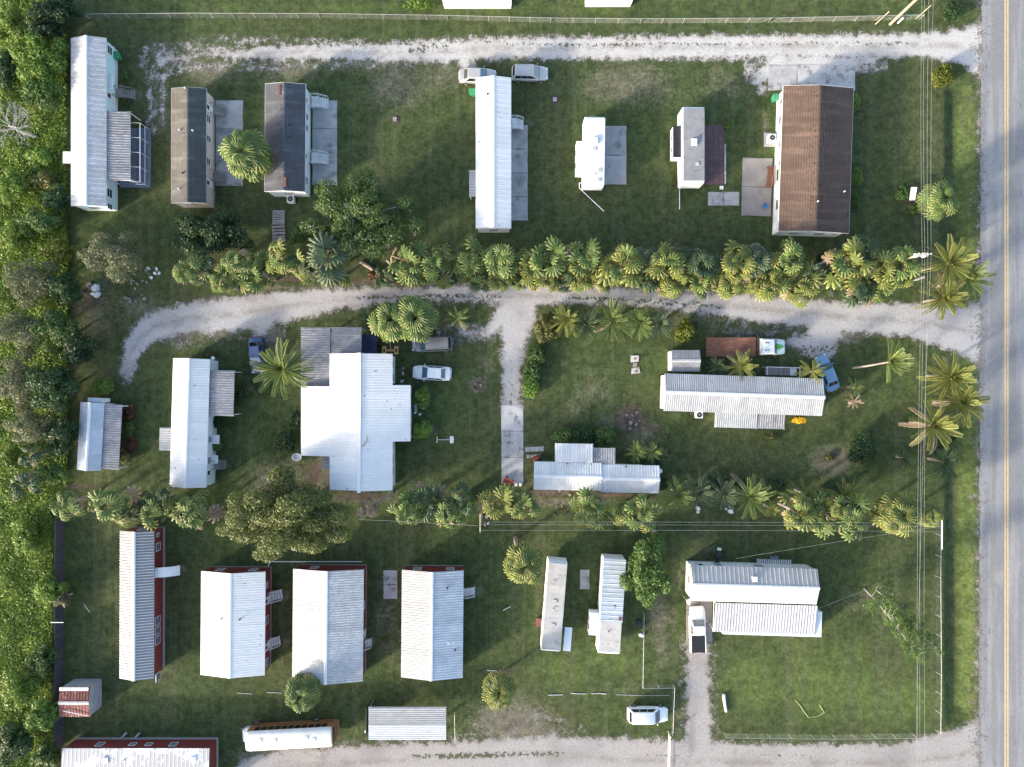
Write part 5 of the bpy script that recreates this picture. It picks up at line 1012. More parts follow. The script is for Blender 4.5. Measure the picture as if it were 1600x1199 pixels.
# ------------------------------------------------------------------ palms
def fan_mesh(mat, pet=.95, rad=.85, nseg=15, droop=.28, spread=230, seed=0, bend=20):
    r_ = random.Random(seed); V = []; F = []; A = []
    w = .025
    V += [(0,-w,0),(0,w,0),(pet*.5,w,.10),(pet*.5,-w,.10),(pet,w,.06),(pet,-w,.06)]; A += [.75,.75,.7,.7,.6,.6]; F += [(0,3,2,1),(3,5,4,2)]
    for i in range(nseg):
        a = R(spread)*((i+.5)/nseg-.5); da = R(spread)/nseg*.5; ln = rad*(1-.22*(abs(a)/R(spread/2))**2)*r_.uniform(.88,1.06)
        fold = .05*rad; b = len(V)
        cb, sb_ = math.cos(R(bend)), math.sin(R(bend))
        def pt(f, aa, z):
            u = math.cos(aa)*ln*f; z2 = z-droop*rad*f*f*(.55+.5*abs(math.sin(a)))
            return (pet+u*cb+z2*sb_, math.sin(aa)*ln*f, .06-u*sb_+z2*cb)
        V += [(pet,0,.06), pt(.55,a-da,-fold*.5), pt(.58,a,fold), pt(.55,a+da,-fold*.5), pt(.88,a-da*.55,-.02), pt(.9,a,.01), pt(.88,a+da*.55,-.02), pt(1.06,a,-.10*rad)]
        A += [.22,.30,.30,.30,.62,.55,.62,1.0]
        F += [(b,b+1,b+2,b), (b,b+2,b+3,b), (b+1,b+4,b+5,b+2), (b+2,b+5,b+6,b+3), (b+4,b+7,b+5,b+4), (b+5,b+7,b+6,b+5)]
    me = bpy.data.meshes.new('frond'); me.from_pydata(V, [], [tuple(dict.fromkeys(f)) for f in F]); at = me.attributes.new('tint', 'FLOAT', 'POINT'); at.data.foreach_set('value', A); me.materials.append(M[mat]); return me
def feather_mesh(mat, ln=2.6, leaflet=.42, npair=24, arch=.42, vee=.35, seed=0):
    r_ = random.Random(seed); V = []; F = []; A = []
    def sp(f): return Vector((ln*f*(1-.10*f*f), 0, ln*(.16*f-arch*f*f)))
    n = 8
    for i in range(n+1):
        f = i/n; q = sp(f); w = .035*(1-f*.8); V += [(q.x,-w,q.z+.01),(q.x,w,q.z+.01)]; A += [.8,.8]
        if i: b = 2*i; F.append((b-2,b,b+1,b-1))
    for i in range(npair):
        f = .16+.84*i/npair; q = sp(f); l_ = leaflet*(.45+1.0*math.sin(math.pi*min(1,f*.92+.06))**.7)*.85; fw = R(38+26*f)
        for s_ in (-1,1):
            l2 = l_*r_.uniform(.82,1.1); b = len(V); ww = .035+.012*r_.random()
            d = Vector((math.cos(fw), s_*math.sin(fw), vee*.5)); d.normalize(); e = q+d*l2*.6; g_ = q+d*l2+Vector((0,0,-.22*l2))
            t_ = Vector((math.sin(fw), -s_*math.cos(fw), 0))*ww
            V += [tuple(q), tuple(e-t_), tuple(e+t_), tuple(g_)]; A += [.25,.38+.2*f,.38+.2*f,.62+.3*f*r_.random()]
            F += [(b,b+1,b+2),(b+1,b+3,b+2)]
    me = bpy.data.meshes.new('frond'); me.from_pydata(V, [], F); at = me.attributes.new('tint', 'FLOAT', 'POINT'); at.data.foreach_set('value', A); me.materials.append(M[mat]); return me
FAN = {}; FEA = {}; CAB = {}
for m in ('palm_green', 'palm_dark', 'palm_gold', 'palm_blue', 'palm_dead'):
    FAN[m] = [fan_mesh(m, .95+.10*i, .74-.03*i, 10-i, .20+.12*i, 225+20*i, i, (58, 36, 14)[i]) for i in range(3)]
    CAB[m] = [fan_mesh(m, .85+.12*i, .66-.04*i, 11-i, .35+.1*i, 215+15*i, 10+i, (50, 34, 22)[i]) for i in range(3)]
    FEA[m] = [feather_mesh(m, 2.6, .31-.02*i, 28, .26+.17*i, .5-.1*i, i) for i in range(3)]
def palm(label, px, py, h, Rpx, kind='fan', tone='palm_green', n=None, group=None, lean=None, dead=.12, bias=None, name=None, trunk_r=.17):
    """palm whose crown centre stands over pixel (px,py) at height h; Rpx crown radius in pixels"""
    top = W(px, py, h); le = lean or (random.uniform(-.25,.25), random.uniform(-.25,.25)); base = Vector((top.x-le[0], top.y-le[1], 0))
    t = thing(name or ('fan_palm' if kind != 'feather' else 'feather_palm'), label, 'palm', base, 0, group)
    P = [Vector((le[0]*f*f, le[1]*f*f, h*f-.05)) for f in (0,.25,.5,.75,1)]
    MB().path(P, trunk_r*1.25, trunk_r*.85, n=8).build('trunk', 'palm_trunk', t, smooth=50)
    c = P[-1]; rad = Rpx*S*(1-h/H)
    if kind == 'feather':
        n = int((n or 22)*1.35); sc0 = rad/2.35; ms = FEA[tone]
    elif kind == 'cabbage':
        n = int((n or 46)*1.15); sc0 = rad/1.32; ms = CAB[tone]
    else:
        n = n or (30 if Rpx >= 26 else 21); sc0 = rad/1.30; ms = FAN[tone]
    off = random.uniform(0, 6.28); fan = kind == 'fan'
    for i in range(n):
        f = (i+.5)/n; az = off+i*2.39996+random.uniform(-.2,.2)*(3.5 if fan else 1)
        el = R(78-(108 if kind != 'feather' else 88)*f**.85+random.uniform(-24,24)*fan+random.uniform(-7,7)); sc = sc0*(random.uniform(.55,1.16) if fan else random.uniform(.80,1.12))*(.80+.20*min(1, f*2.2))
        if bias is not None and math.cos(az-bias) < -.15 and f > .2:
            az = bias+random.uniform(-1.0,1.0)
        lib = CAB if kind == 'cabbage' else FEA if kind == 'feather' else FAN; tn = tone
        if f > .45 and random.random() < .28 and tone in ('palm_green', 'palm_dark') and kind != 'feather': tn = 'palm_gold'
        if f < .35 and random.random() < .3 and tone == 'palm_gold' and kind != 'feather': tn = 'palm_green'
        if f > .78 and random.random() < (dead*3.2 if kind != 'feather' or dead > .2 else .12): tn = 'palm_dead'
        me = lib[tn][min(2, int(f*3))] if not fan else random.choice(lib[tn])
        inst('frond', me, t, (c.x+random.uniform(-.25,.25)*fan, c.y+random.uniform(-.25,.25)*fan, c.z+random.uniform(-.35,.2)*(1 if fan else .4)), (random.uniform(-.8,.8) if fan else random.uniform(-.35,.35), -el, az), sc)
    return t
ORD = ['first','second','third','fourth','fifth','sixth','seventh','eighth','ninth','tenth','eleventh','twelfth','thirteenth','fourteenth','fifteenth','sixteenth','seventeenth','eighteenth','nineteenth','twentieth','twenty-first','twenty-second','twenty-third','twenty-fourth','twenty-fifth','twenty-sixth','twenty-seventh','twenty-eighth','twenty-ninth','thirtieth']
def palm_row(lst, rowname, side, group):
    lst = sorted(lst); k = 0
    for q in lst:
        px, py, Rp = q[:3]; tone = q[3] if len(q) > 3 else 'palm_green'; h = q[4] if len(q) > 4 else random.uniform(4.0, 5.6); kind = q[5] if len(q) > 5 else 'fan'
        palm(f'{ORD[k]} palm from the left {side} {rowname}', px, py, h, Rp, kind, tone, None, group); k += 1
G_, D_, Y_, B_ = 'palm_green', 'palm_dark', 'palm_gold', 'palm_blue'
palm_row([(292,426,22),(318,414,20,D_),(356,426,20,G_),(418,412,20,G_),(456,410,18,D_),(344,441,18),(372,410,24,G_),(394,427,26),(438,402,24,Y_),(472,418,22,Y_),(510,406,38,B_,5.6),(636,410,30),(678,414,30),(736,410,28),(786,407,28),(826,416,26,Y_),(860,404,34),(912,408,27),(976,412,32,Y_),(1012,406,22,B_),(1042,412,28,Y_),(1094,414,27,D_),(1154,412,30,Y_),(1186,409,27,B_),(1232,404,28),(1324,414,30,Y_),(1348,396,25,D_),(1376,422,30,Y_),(1412,412,26)],
  'upper palm row', 'at the back of the', 'palms along the upper row')
palm_row([(600,432,16,D_,2.6),(655,436,18,Y_,2.8),(700,432,18,D_,3),(808,440,16,G_,2.8),(880,440,18,D_,3),(940,434,20,Y_,3.2),(1026,438,18,Y_,3),(1122,440,18,Y_,3),(1180,442,18,Y_,3.2),(1300,438,20,D_,3.2),(312,430,18,D_,3.2),(420,432,14,D_,3.0),(526,428,20,Y_,3.2),(752,437,18,D_,3),(784,437,20,Y_,3.4),(850,431,24,Y_,3.6),(906,437,22,Y_,3.2),(1004,441,24,D_,3.2),(1052,440,26,Y_,3.4),(1094,441,22,G_,3.2),(1144,438,24,Y_,3.4),(1208,444,26,Y_,3.6),(1250,446,26,Y_,3.6),(1272,436,22,B_,3.6),(1346,448,26,D_,3.4),(1374,449,22,G_,3.2),(1416,433,18,Y_,3.4)],
  'upper palm row', 'along the lane front of the', 'palms along the front of the upper row')
for lb, px, py, h, Rp, tone, lean in (('tall yellow green feather palm at the road end of the upper row', 1482, 412, 5.2, 42, Y_, (.4,0)), ('lower yellow green feather palm beside the lane mouth', 1474, 466, 4.2, 36, Y_, None), ('feather palm leaning over the asphalt road edge', 1512, 436, 4.8, 34, G_, (.6,.2))): palm(lb, px, py, h, Rp, 'feather', tone, 26, 'feather palms at the road end', lean)
palm_row([(50,712,18,D_,4.5),(38,757,24,D_,4.5),(104,788,25),(146,789,12,G_,2.5),(176,790,29),(212,795,18,D_,3),(240,799,21),(248,772,22,D_),(282,797,23),(307,800,28)], 'lower left palm row', 'in the', 'palms of the lower left row')
palm_row([(636,798,26,G_),(664,784,27,D_),(701,800,23,G_),(714,785,24,D_),(778,782,28,Y_),(812,788,25,G_)], 'lower palms beside the utility pole', 'among the', 'palms of the lower middle row')
palm_row([(924,794,27,G_),(964,803,22,Y_,3.6),(1005,801,27,G_)], 'three fan palms below the white ribbed home', 'of the', 'palms below the ribbed home')
palm_row([(1060,772,28,G_,3.0,'feather'),(1091,769,30,B_,3.0,'feather'),(1129,771,30,B_,3.0,'feather'),(1172,776,36,G_,3.2,'feather'),(1206,796,14,Y_,2.0,'feather')], 'five feather palms above the lean-to house', 'of the', 'feather palms above the lean-to house')
palm_row([(1246,802,26,Y_),(1268,796,22,G_),(1288,809,27,G_),(1308,798,22,Y_),(1328,810,29,G_),(1404,804,33,Y_,5.2,'cabbage'),(1455,806,19,Y_,4.5,'cabbage')], 'seven fan palms beside the right lawn fence', 'of the', 'palms above the right lawn')
palm('feather palm with long raised fronds above the lower right fan palms', 1318, 780, 3.4, 36, 'feather', Y_, 20); palm('smaller feather palm left of the one with long raised fronds', 1258, 774, 3.0, 24, 'feather', G_, 16)
palm('dead brown palm at the right end of the oak', 578, 796, 4.2, 18, 'fan', 'palm_dead', 18, lean=(-1.8,-1.4))
palm('dense round cabbage palm between the two shingled homes', 381, 240, 5.6, 38, 'cabbage', G_, 58); palm('round cabbage palm beside the yard sign near the road', 1470, 312, 4.6, 29, 'cabbage', G_, 48)
palm('left of the two round fan palms above the yellow cart', 611, 501, 6.2, 32, 'cabbage', G_, 50); palm('right of the two round fan palms above the yellow cart', 650, 498, 6.6, 34, 'cabbage', G_, 50)
palm('round cabbage palm with bent pale trunk left of the campers', 818, 884, 7.0, 31, 'cabbage', Y_, 54, lean=(.9,-1.6), trunk_r=.22); palm('round cabbage palm in the lower lawn above the dirt patch', 780, 1080, 5.0, 27, 'cabbage', Y_, 48); palm('round cabbage palm above the old bus', 472, 1085, 4.6, 28, 'cabbage', G_, 48)
palm('big star shaped feather palm beside the dark blue car', 443, 577, 4.2, 46, 'feather', G_, 28, trunk_r=.25); palm('small feather palm right of the round fan palms', 716, 497, 2.2, 20, 'feather', G_, 14); palm('small feather palm left of the round fan palms', 577, 497, 2.4, 19, 'feather', D_, 12)
for lb, px, py, Rp, tone in (('gold green feather palm, leftmost along the lane planting', 885, 500, 26, Y_), ('dark feather palm, second along the lane planting', 916, 505, 27, D_), ('largest feather palm in the middle of the lane planting', 957, 501, 36, G_), ('feather palm right of the largest one in the lane planting', 1000, 504, 27, G_), ('blue green feather palm beside the golden shrub', 1030, 507, 25, B_)): palm(lb, px, py, 2.6, Rp, 'feather', tone, 24, 'feather palms along the lane')
palm('bright feather palm between the flatbed truck and the corrugated home', 1158, 572, 2.6, 26, 'feather', Y_, 20); palm('dull small palm left of the bright one below the flatbed truck', 1122, 573, 2.0, 20, 'feather', D_, 16); palm('feather palm hanging over the light blue car', 1269, 580, 3.2, 23, 'feather', Y_, 14)
palm('upper feather palm of the right lawn beside the road', 1484, 590, 4.6, 38, 'feather', Y_, 32); palm('second feather palm of the right lawn, nearest the asphalt', 1500, 628, 4.8, 38, 'feather', Y_, 32); palm('ragged feather palm with brown fronds left of the road', 1456, 664, 4.6, 40, 'feather', Y_, 26, dead=.3); palm('dark low feather palm at the foot of the ragged one', 1474, 722, 3.0, 26, 'feather', D_, 18); palm('small low palm left of the dark one in the right lawn', 1410, 716, 1.5, 17, 'feather', D_, 14)
palm('windblown palm with fronds swept right in the lane lawn', 1388, 566, 3.6, 34, 'feather', G_, 26, lean=(2.4,.6), bias=.15, trunk_r=.12); palm('small upper palm beside the light blue car', 1334, 606, 1.8, 17, 'feather', G_, 14); palm('small pale lower palm beside the light blue car', 1334, 627, 1.4, 14, 'feather', 'palm_dead', 12)
palm_row([(996,706,17,G_,2.0,'feather'),(1020,706,17,G_,2.0,'feather'),(1038,716,14,D_,1.8,'feather')], 'three small palms right of the white ribbed home', 'of the', 'small palms by the ribbed home')

# ------------------------------------------------------------------ broadleaf trees and shrubs
def leaf_cloud(lobes, n, size, seed, up=.5, hole=.15, thin=.5):
    """lobes = (x,y,z,rx,ry,rz); returns quads spread through the lobes with gaps"""
    g_ = np.random.default_rng(seed); Lb = np.array(lobes, dtype=float); vol = Lb[:,3]*Lb[:,4]+.2*Lb[:,5]; vol /= vol.sum()
    ii = g_.choice(len(Lb), n, p=vol); d = g_.normal(size=(n,3)); d /= np.linalg.norm(d, axis=1, keepdims=True)
    r = .42+.60*g_.random(n)**.6; c = Lb[ii,:3]+d*r[:,None]*Lb[ii,3:6]
    ph = g_.random((6,3))*6.28; kk = g_.normal(size=(6,3))*(2.2/size*.25)
    nz = np.sin(c@kk.T+ph[:,0]).sum(1)/6
    keep = (nz > -hole*2.4)&(c[:,2] > .12); c, d, nz, r = c[keep], d[keep], nz[keep], r[keep]; m = len(c)
    nn = d*.7+g_.normal(size=(m,3))*.55+np.array([0,0,up]); nn /= np.linalg.norm(nn, axis=1, keepdims=True)
    a = np.cross(nn, g_.normal(size=(m,3))); a /= np.linalg.norm(a, axis=1, keepdims=True)+1e-9; b = np.cross(nn, a)
    s = size*(.55+.8*g_.random(m))[:,None]
    V = np.stack([c-a*s, c-b*s*thin+a*s*.1, c+a*s, c+b*s*thin+a*s*.1], 1).reshape(-1, 3)
    tint = np.clip(.5+.34*nz+.13*g_.normal(size=m), 0, 1)
    return V, np.arange(4*m).reshape(m, 4), np.repeat(tint, 4)
def crown_mesh(lobes, n, size, mat, seed, **k):
    V, F, T = leaf_cloud(lobes, n, size, seed, **k); return mesh_np('crown', V, F, mat, {'tint': T})
def blob_lobes(rx, ry, h, n, seed, flat=.55, low=.35):
    q = random.Random(seed); out = []
    for i in range(n):
        a = i*2.39996+q.random(); f = math.sqrt((i+.5)/n); r_ = max(.21, 1.0/math.sqrt(n))*(1.15-f*.35)
        pf = max(.62, 1.0-r_*.75); out.append((rx*pf*f*math.cos(a), ry*pf*f*math.sin(a), h*(low+(.62-.30*f*f)*(.8+.4*q.random())), rx*r_*q.uniform(.8,1.2), ry*r_*q.uniform(.8,1.2), h*.24*q.uniform(.8,1.3)*flat/.55))
    if low < .2: out.append((0, 0, h*.5, rx*.78, ry*.78, h*.42))
    else: out.append((0, 0, h*.58, rx*.66, ry*.66, h*.26))
    return out
def branches(mb, p, d, ln, r, depth, q, spread=.6, keep=2):
    e = p+d*ln; mb.tube(p, e, r, r*.7, n=5 if depth > 1 else 4, cap=False)
    if depth == 0: return
    for i in range(keep+(q.random() < .5)):
        nd = (d+Vector((q.gauss(0,1), q.gauss(0,1), q.gauss(0,.7)))*spread).normalized(); branches(mb, e if q.random() < .7 else p+d*ln*.6, nd, ln*q.uniform(.62,.85), r*.62, depth-1, q, spread, keep)
CM = {}
def tree(label, px, py, Rx, Ry, h, mat, n=None, size=.22, name='broadleaf_tree', cat='tree', group=None, seed=None, twigs=0, bark='bark', lobes=None, hole=.15, shrub=False, key=None, up=.5, thin=.5, low=.35):
    zc = h*.7; p = W(px, py, zc); t = thing(name, label, cat, (p.x, p.y, 0), 0, group); k = S*(1-zc/H); rx, ry = Rx*k, Ry*k; seed = seed if seed is not None else int(px*7+py)
    q = random.Random(seed); lb = lobes or blob_lobes(rx, ry, h, max(5, int(5+rx*ry*.35)), seed, low=low)
    n = n or int(min(16000, 260+rx*ry*330*(.22/size)**2))
    inst('crown' if not shrub else 'foliage', crown_mesh(lb, n, size, mat, seed, hole=hole, up=up, thin=thin), t)
    b = MB(); tr = .05+.035*max(rx, ry)*.9
    if shrub:
        for i in range(5): b.tube((0,0,-.02), (q.uniform(-.4,.4)*rx, q.uniform(-.4,.4)*ry, h*.5), .03, .015, n=5)
        b.build('stem', bark, t)
    else:
        fk = Vector((q.uniform(-.2,.2), q.uniform(-.2,.2), h*.32)); b.path([Vector((0,0,-.05)), fk*.5, fk], tr*1.3, tr, n=8); b.build('trunk', bark, t, smooth=50)
        lm = MB()
        for l_ in lb:
            c = Vector(l_[:3]); m_ = fk.lerp(c, .5)+Vector((q.uniform(-.2,.2)*rx*.3, q.uniform(-.2,.2)*ry*.3, .1*h*q.random())); lm.path([fk, m_, c], tr*.5, tr*.2, n=5)
            if twigs:
                for _ in range(twigs):
                    a = Vector((q.gauss(0,1), q.gauss(0,1), q.gauss(.4,.6))).normalized(); branches(lm, c, a, (l_[3]+l_[4])*.24, tr*.16, 2, q, .55)
        lm.build('branches', bark, t)
    return t
# oaks and single trees
tree('large spreading oak with grey twigs above the red homes', 450, 803, 114, 76, 8.0, 'leaf_oak', 34000, .15, twigs=1, bark='bark_pale', hole=.16, seed=11)
tree('tangled olive tree with bare branches beside the slate roofed home', 568, 338, 98, 74, 7.0, 'leaf_green', 22000, .15, twigs=2, bark='bark_pale', hole=.10, seed=5)
tree('dense dark green round tree beside the ribbed camper', 1012, 892, 44, 60, 6.5, 'leaf_green', 9000, .18, seed=21, hole=.3)
tree('dark bushy tree below the beige shingled home', 328, 366, 70, 44, 4.2, 'leaf_dark', 13000, .16, seed=8)
tree('feathery grey green willow at the woods edge', 180, 402, 54, 46, 6.0, 'leaf_sage', 9500, .16, twigs=1, bark='bark_pale', seed=31, thin=.3)
def slender(label, px, py, tip, h, seed):
    p = W(px, py); e = W(tip[0], tip[1], h)-p; t = thing('slender_pine', label, 'tree', p, 0); q = random.Random(seed)
    P = [Vector((e.x*f*f*.5+e.x*f*.5, e.y*f*f*.5+e.y*f*.5, h*f)) for f in np.linspace(0,1,9)]; MB().path(P, .085, .02, n=6).build('trunk', 'bark_pale', t)
    tw = MB(); L_ = []
    for i in range(46):
        f = q.uniform(.12,.98); j = min(7, int(f*8)); a = P[j].lerp(P[j+1], f*8-j); az = q.uniform(0,6.28); ln = (1.9-1.0*f)*q.uniform(.6,1.1)
        c = a+Vector((math.cos(az)*ln, math.sin(az)*ln, ln*.55)); tw.tube(a, c, .032, .014, n=4, cap=False)
        for g_ in (.5, 1.0): L_.append(tuple(a.lerp(c, g_))+(.45,.45,.35))
    tw.build('branches', 'bark_pale', t); V, F, T = leaf_cloud(L_, 4400, .15, seed, hole=.3, thin=.2, up=.2); inst('crown', mesh_np('crown', V, F, 'leaf_green', {'tint': T}), t)
slender('upper of two slender leaning pines in the right lawn', 1369, 922, (1462,1014), 10.0, 3); slender('lower of two slender leaning pines in the right lawn', 1350, 920, (1436,1030), 10.0, 4)
# bare grey tree in the woods
p = W(60, 215); t = thing('bare_tree', 'bare grey leafless tree at the left edge of the woods', 'tree', p, 0); q = random.Random(12); b = MB(); b.path([Vector((0,0,0)), Vector((-.6,0,2.4)), Vector((-1.0,.1,3.6))], .16, .12, n=7); b.build('trunk', 'bark_pale', t); b = MB()
for i in range(15):
    a = q.uniform(0, 6.28); branches(b, Vector((-1.0,.1,q.uniform(2.2,3.6))), Vector((math.cos(a)*1.2-.3, math.sin(a), q.uniform(.1,.7))).normalized(), 1.15, .055, 4, q, .42)
b.build('branches', 'bark_pale', t)

# woods along the left edge: single trees
woods = [(62,95,46,50,7.0,'leaf_bright','big bright green leafy tree beside the aqua home'),(70,150,36,34,6.0,'leaf_green','green tree below the big bright one at the woods edge'),(20,45,34,40,6.5,'leaf_weed','yellow green tree in the top left corner'),(75,35,36,34,7.0,'leaf_dark','dark tree near the top left corner by the fence'),(100,12,30,18,5,'leaf_dark','dark small tree at the top edge of the woods'),
 (10,110,18,40,4.5,'leaf_dark','dark tree cut by the left edge beside the bright tree'),(62,246,24,18,3.2,'leaf_bright','bright low bush below the bare grey tree'),(72,284,26,16,3.0,'leaf_olive','yellowish bush left of the aqua home'),(92,310,24,26,4.5,'leaf_dark','dark tree at the lower corner of the aqua home'),(20,290,24,34,4.0,'leaf_weed','pale green tree below the bare grey tree, left edge'),
 (60,348,36,26,4.6,'leaf_green','mottled green tree below the aqua home in the woods'),(20,372,24,34,4.4,'leaf_weed','pale green tree at the left edge, level with the willow'),(96,394,34,22,4.0,'leaf_gold','yellow green bush left of the feathery willow'),(52,440,46,44,6.0,'leaf_sage','large grey green tree in the middle of the woods'),(104,452,26,30,5.0,'leaf_dark','dark tree beside the white scrap pile'),
 (38,520,42,44,6.2,'leaf_sage','grey green tree below the large one in the woods'),(92,516,40,38,6.0,'leaf_green','green tree left of the lane loop'),(125,545,30,34,5.0,'leaf_dark','dark tree above the narrow cottage'),(30,600,40,46,6.0,'leaf_sage','pale grey tree left of the narrow cottage'),(84,604,42,44,6.4,'leaf_dark','dark tree touching the narrow cottage'),(48,668,40,34,5.6,'leaf_sage','grey green tree above the lower left palms'),
 (98,682,30,40,5.2,'leaf_dark','dark tree below the one touching the cottage'),(14,720,22,30,4.0,'leaf_weed','pale bush at the left edge above the weedy field'),(76,740,30,22,4.4,'leaf_green','green tree between the lower left palms'),(78,920,26,26,3.4,'leaf_bright','bright bush beside the board fence'),(98,935,14,18,3.0,'leaf_sage','pale sprig bush reaching over the board fence'),(40,840,24,40,2.4,'leaf_weed','tall weeds clump in the upper weedy field'),
 (64,1030,26,34,3.0,'leaf_green','green bush in the weedy field above the rust red shed'),(30,1080,30,36,3.6,'leaf_weed','pale bush in the weedy field left of the rust red shed'),(68,1120,26,34,3.8,'leaf_bright','bright bush beside the rust red shed'),(22,1160,30,40,4.6,'leaf_dark','dark tree in the bottom left corner'),(74,1180,24,26,3.6,'leaf_green','green bush left of the cut off red home')]
for px, py, rx, ry, h, m, lb in woods: tree(lb, px, py, rx, ry, h*(.62 if py < 330 else .85), m, None, .155, 'woodland_tree', 'tree', 'trees of the left woods', twigs=1 if m == 'leaf_sage' else 0, bark='bark_pale' if m == 'leaf_sage' else 'bark', hole=.12, thin=.5 if m != 'leaf_sage' else .3)
# weeds under and between
g_ = np.random.default_rng(4); n = 110000
xx = g_.uniform(-20, 108, n); yy_ = g_.uniform(-20, 1220, n)
lim = np.interp(yy_, [0,60,350,380,450,560,640,740,770,800,1200], [112,106,104,130,135,130,112,108,96,88,90])
ok = xx < lim+g_.normal(0,5,n)*(yy_ < 770)-(yy_ > 770)*4; xx, yy_ = xx[ok], yy_[ok]; m = len(xx)
cl = np.sin(xx*.11+1.3*np.sin(yy_*.045))+np.sin(yy_*.083+.8*np.sin(xx*.07)); hgt = .15+.35*g_.random(m)+.32*np.clip(cl,0,2)*g_.random(m)
c = np.stack([(xx-800)*S, (599.5-yy_)*S, hgt], 1); nn = g_.normal(size=(m,3))*.8+np.array([0,0,.7]); nn /= np.linalg.norm(nn,axis=1,keepdims=True); a = np.cross(nn, g_.normal(size=(m,3))); a /= np.linalg.norm(a,axis=1,keepdims=True); b_ = np.cross(nn, a); s = (.07+.11*g_.random(m))[:,None]
V = np.stack([c-a*s, c-b_*s*.5, c+a*s, c+b_*s*.5], 1).reshape(-1,3); T = np.clip(.45+.14*cl+.08*g_.normal(size=m),0,1)
tag(inst('undergrowth', mesh_np('undergrowth', V, np.arange(4*m).reshape(m,4), 'leaf_weed', {'tint': np.repeat(T,4)})), 'tall green weeds and brush covering the left edge', 'weeds', kind='stuff')

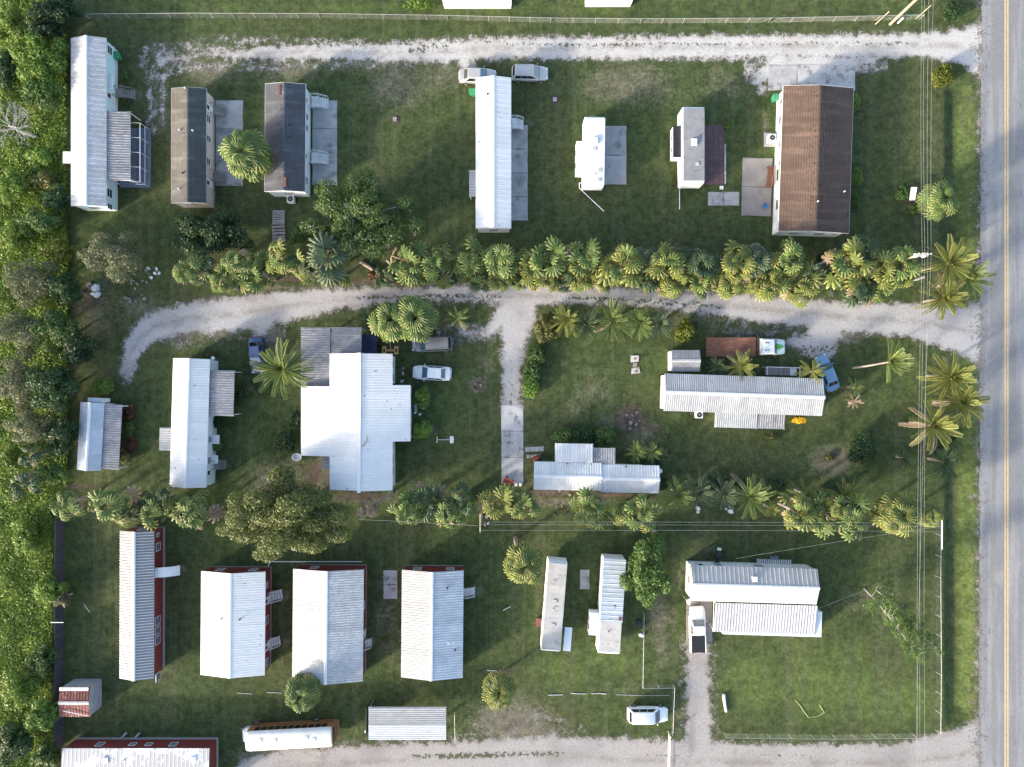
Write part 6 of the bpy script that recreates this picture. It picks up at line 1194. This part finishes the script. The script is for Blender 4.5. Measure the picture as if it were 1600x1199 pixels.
# shrubs
shrubs = [(1475,117,21,22,1.9,'leaf_gold','round clipped golden shrub beside the white gravel road'),(1072,518,19,22,1.7,'leaf_gold','golden shrub at the right end of the lane palms'),(853,512,24,26,1.8,'leaf_olive','olive shrub at the bend of the lane and driveway'),(838,555,20,16,1.6,'leaf_green','leafy green hedge bush beside the driveway, upper'),(832,580,18,18,1.6,'leaf_green','leafy green hedge bush beside the driveway, middle'),(830,606,17,18,1.5,'leaf_bright','leafy green hedge bush beside the driveway, lower'),
 (880,680,22,14,1.6,'leaf_green','green hedge bush above the ribbed home, left'),(912,680,24,16,1.8,'leaf_dark','green hedge bush above the ribbed home, middle'),(945,680,22,16,1.6,'leaf_green','green hedge bush above the ribbed home, right'),(1020,725,22,14,1.6,'leaf_dark','dark bush right of the ribbed home'),(1030,755,20,14,1.6,'leaf_dark','dark bush at the lower right corner of the ribbed home'),
 (1248,657,14,6,1.1,'leaf_gold','yellow flowering shrub below the corrugated home'),(1206,684,18,7,.9,'leaf_olive','low planting below the grey porch of the corrugated home'),(1351,702,26,30,2.2,'leaf_dark','dark leafy bush in the right lawn'),(660,672,20,16,2.4,'leaf_bright','small light green tree right of the large white house'),(660,622,16,20,2.2,'leaf_bright','small open tree with pale stems right of the large white house'),
 (462,655,14,16,1.6,'leaf_dark','dark bush on the left side of the large white house'),(445,690,20,22,2.0,'leaf_dark','dark bush at the lower left of the large white house'),(390,607,11,9,.8,'leaf_sage','small grey green agave like bush near the star palm'),(415,605,12,12,.9,'leaf_green','small green bush beside the star palm'),
 (158,605,22,14,2.0,'leaf_bright','bright bush above the narrow cottage'),(200,645,13,14,1.2,'leaf_red','reddish planting beside the cottage porch, upper'),(199,670,13,14,1.2,'leaf_green','green planting beside the cottage porch'),(203,697,13,13,1.2,'leaf_red','mixed planting beside the cottage porch, middle'),(195,713,13,13,1.3,'leaf_olive','pale planting beside the cottage porch, lower'),
 (322,556,13,9,1.3,'leaf_olive','light bush at the top corner of the striped porch home'),(372,622,10,16,1.2,'leaf_dark','dark bush right of the striped porch'),(340,660,13,12,1.4,'leaf_dark','dark bush below the striped porch'),(337,695,14,13,1.4,'leaf_green','green bush at the wall of the striped porch home'),
 (1339,160,8,14,1.1,'leaf_bright','bush on the right wall of the brown roofed house, upper'),(1340,275,12,16,1.3,'leaf_bright','bush on the right wall of the brown roofed house, middle'),(1338,315,9,14,1.1,'leaf_green','bush on the right wall of the brown roofed house, lower'),(1141,193,9,8,.9,'leaf_bright','small bright bush right of the maroon patio'),
 (1412,302,12,16,.9,'leaf_green','green planting around the yard sign'),(1432,325,14,9,.8,'leaf_bright','pale planting below the yard sign'),(1490,15,16,18,2.0,'leaf_dark','dark bush at the top beside the road'),(655,4,30,10,2.2,'leaf_bright','bright bushes at the top edge left of the white roof'),
 (1296,715,9,7,.6,'leaf_olive','dry sprig on the bare patch in the right lawn'),(1214,760,22,14,1.6,'leaf_dark','dark bush among the right feather palms'),(1110,760,30,12,1.5,'leaf_dark','dark hedge bush behind the feather palms, left'),(1150,758,30,12,1.5,'leaf_dark','dark hedge bush behind the feather palms, right'),(1300,770,30,12,1.2,'leaf_dark','dark undergrowth bush behind the raised frond palm'),(730,786,16,18,2.0,'leaf_bright','leafy bush left of the lower utility pole'),
 (1085,425,26,12,2.4,'leaf_dark','dark bush inside the upper palm row'),(1295,400,20,10,2.0,'leaf_dark','dark leafy bush at the gap in the upper palm row'),(590,430,22,10,1.0,'leaf_red','brown brush under the tangled tree'),(195,119,6,8,.7,'leaf_green','small green bush beside the bin at the aqua home'),(300,352,22,18,3.0,'leaf_olive','sunlit yellow green bush below the beige shingled home'),(475,365,30,22,3.0,'leaf_green','green undergrowth left of the tangled tree'),(1470,690,26,20,1.2,'leaf_dark','dark undergrowth between the road side palms'),(1010,830,10,1,.3,'leaf_dark','small low weeds above the round dark tree')]
for px, py, rx, ry, h, m, lb in shrubs:
    b = tree(lb, px, py, rx, ry, h, m, None, .13, 'shrub', 'shrub', None, shrub=True, hole=.22, low=.12)
    if 'flowering' in lb:
        V, F, T = leaf_cloud([(0,0,.9,.9,.4,.3)], 420, .10, 3); inst('flowers', mesh_np('flowers', V, F, 'flower_yellow', {'tint': T}), b)

# fallen fronds lying on the big white roof
for lb, px, py, z, rz, sc in (('dark fallen frond on the right slope of the large white house', 571, 693, 4.62, R(-35), .62), ('dark fallen frond at the lower left slope of the large white house', 530, 721, 3.98, R(28), .55)):
    p = W(px, py, z); pts = [Vector((math.cos(a)*1.3-1.3, math.sin(a)*1.3, 0)) for a in np.linspace(-.7, .7, 9)]
    b = MB().path(pts, .035, .02, n=5)
    for i, q in enumerate(pts[1:]):
        for s_ in (-1, 1): b.tube(q, q+Vector((s_*.18, .12, .02)), .014, .006, n=3, cap=False)
    tag(b.build('palm_litter', 'wood_brown', None, p, rz), lb, 'palm litter')
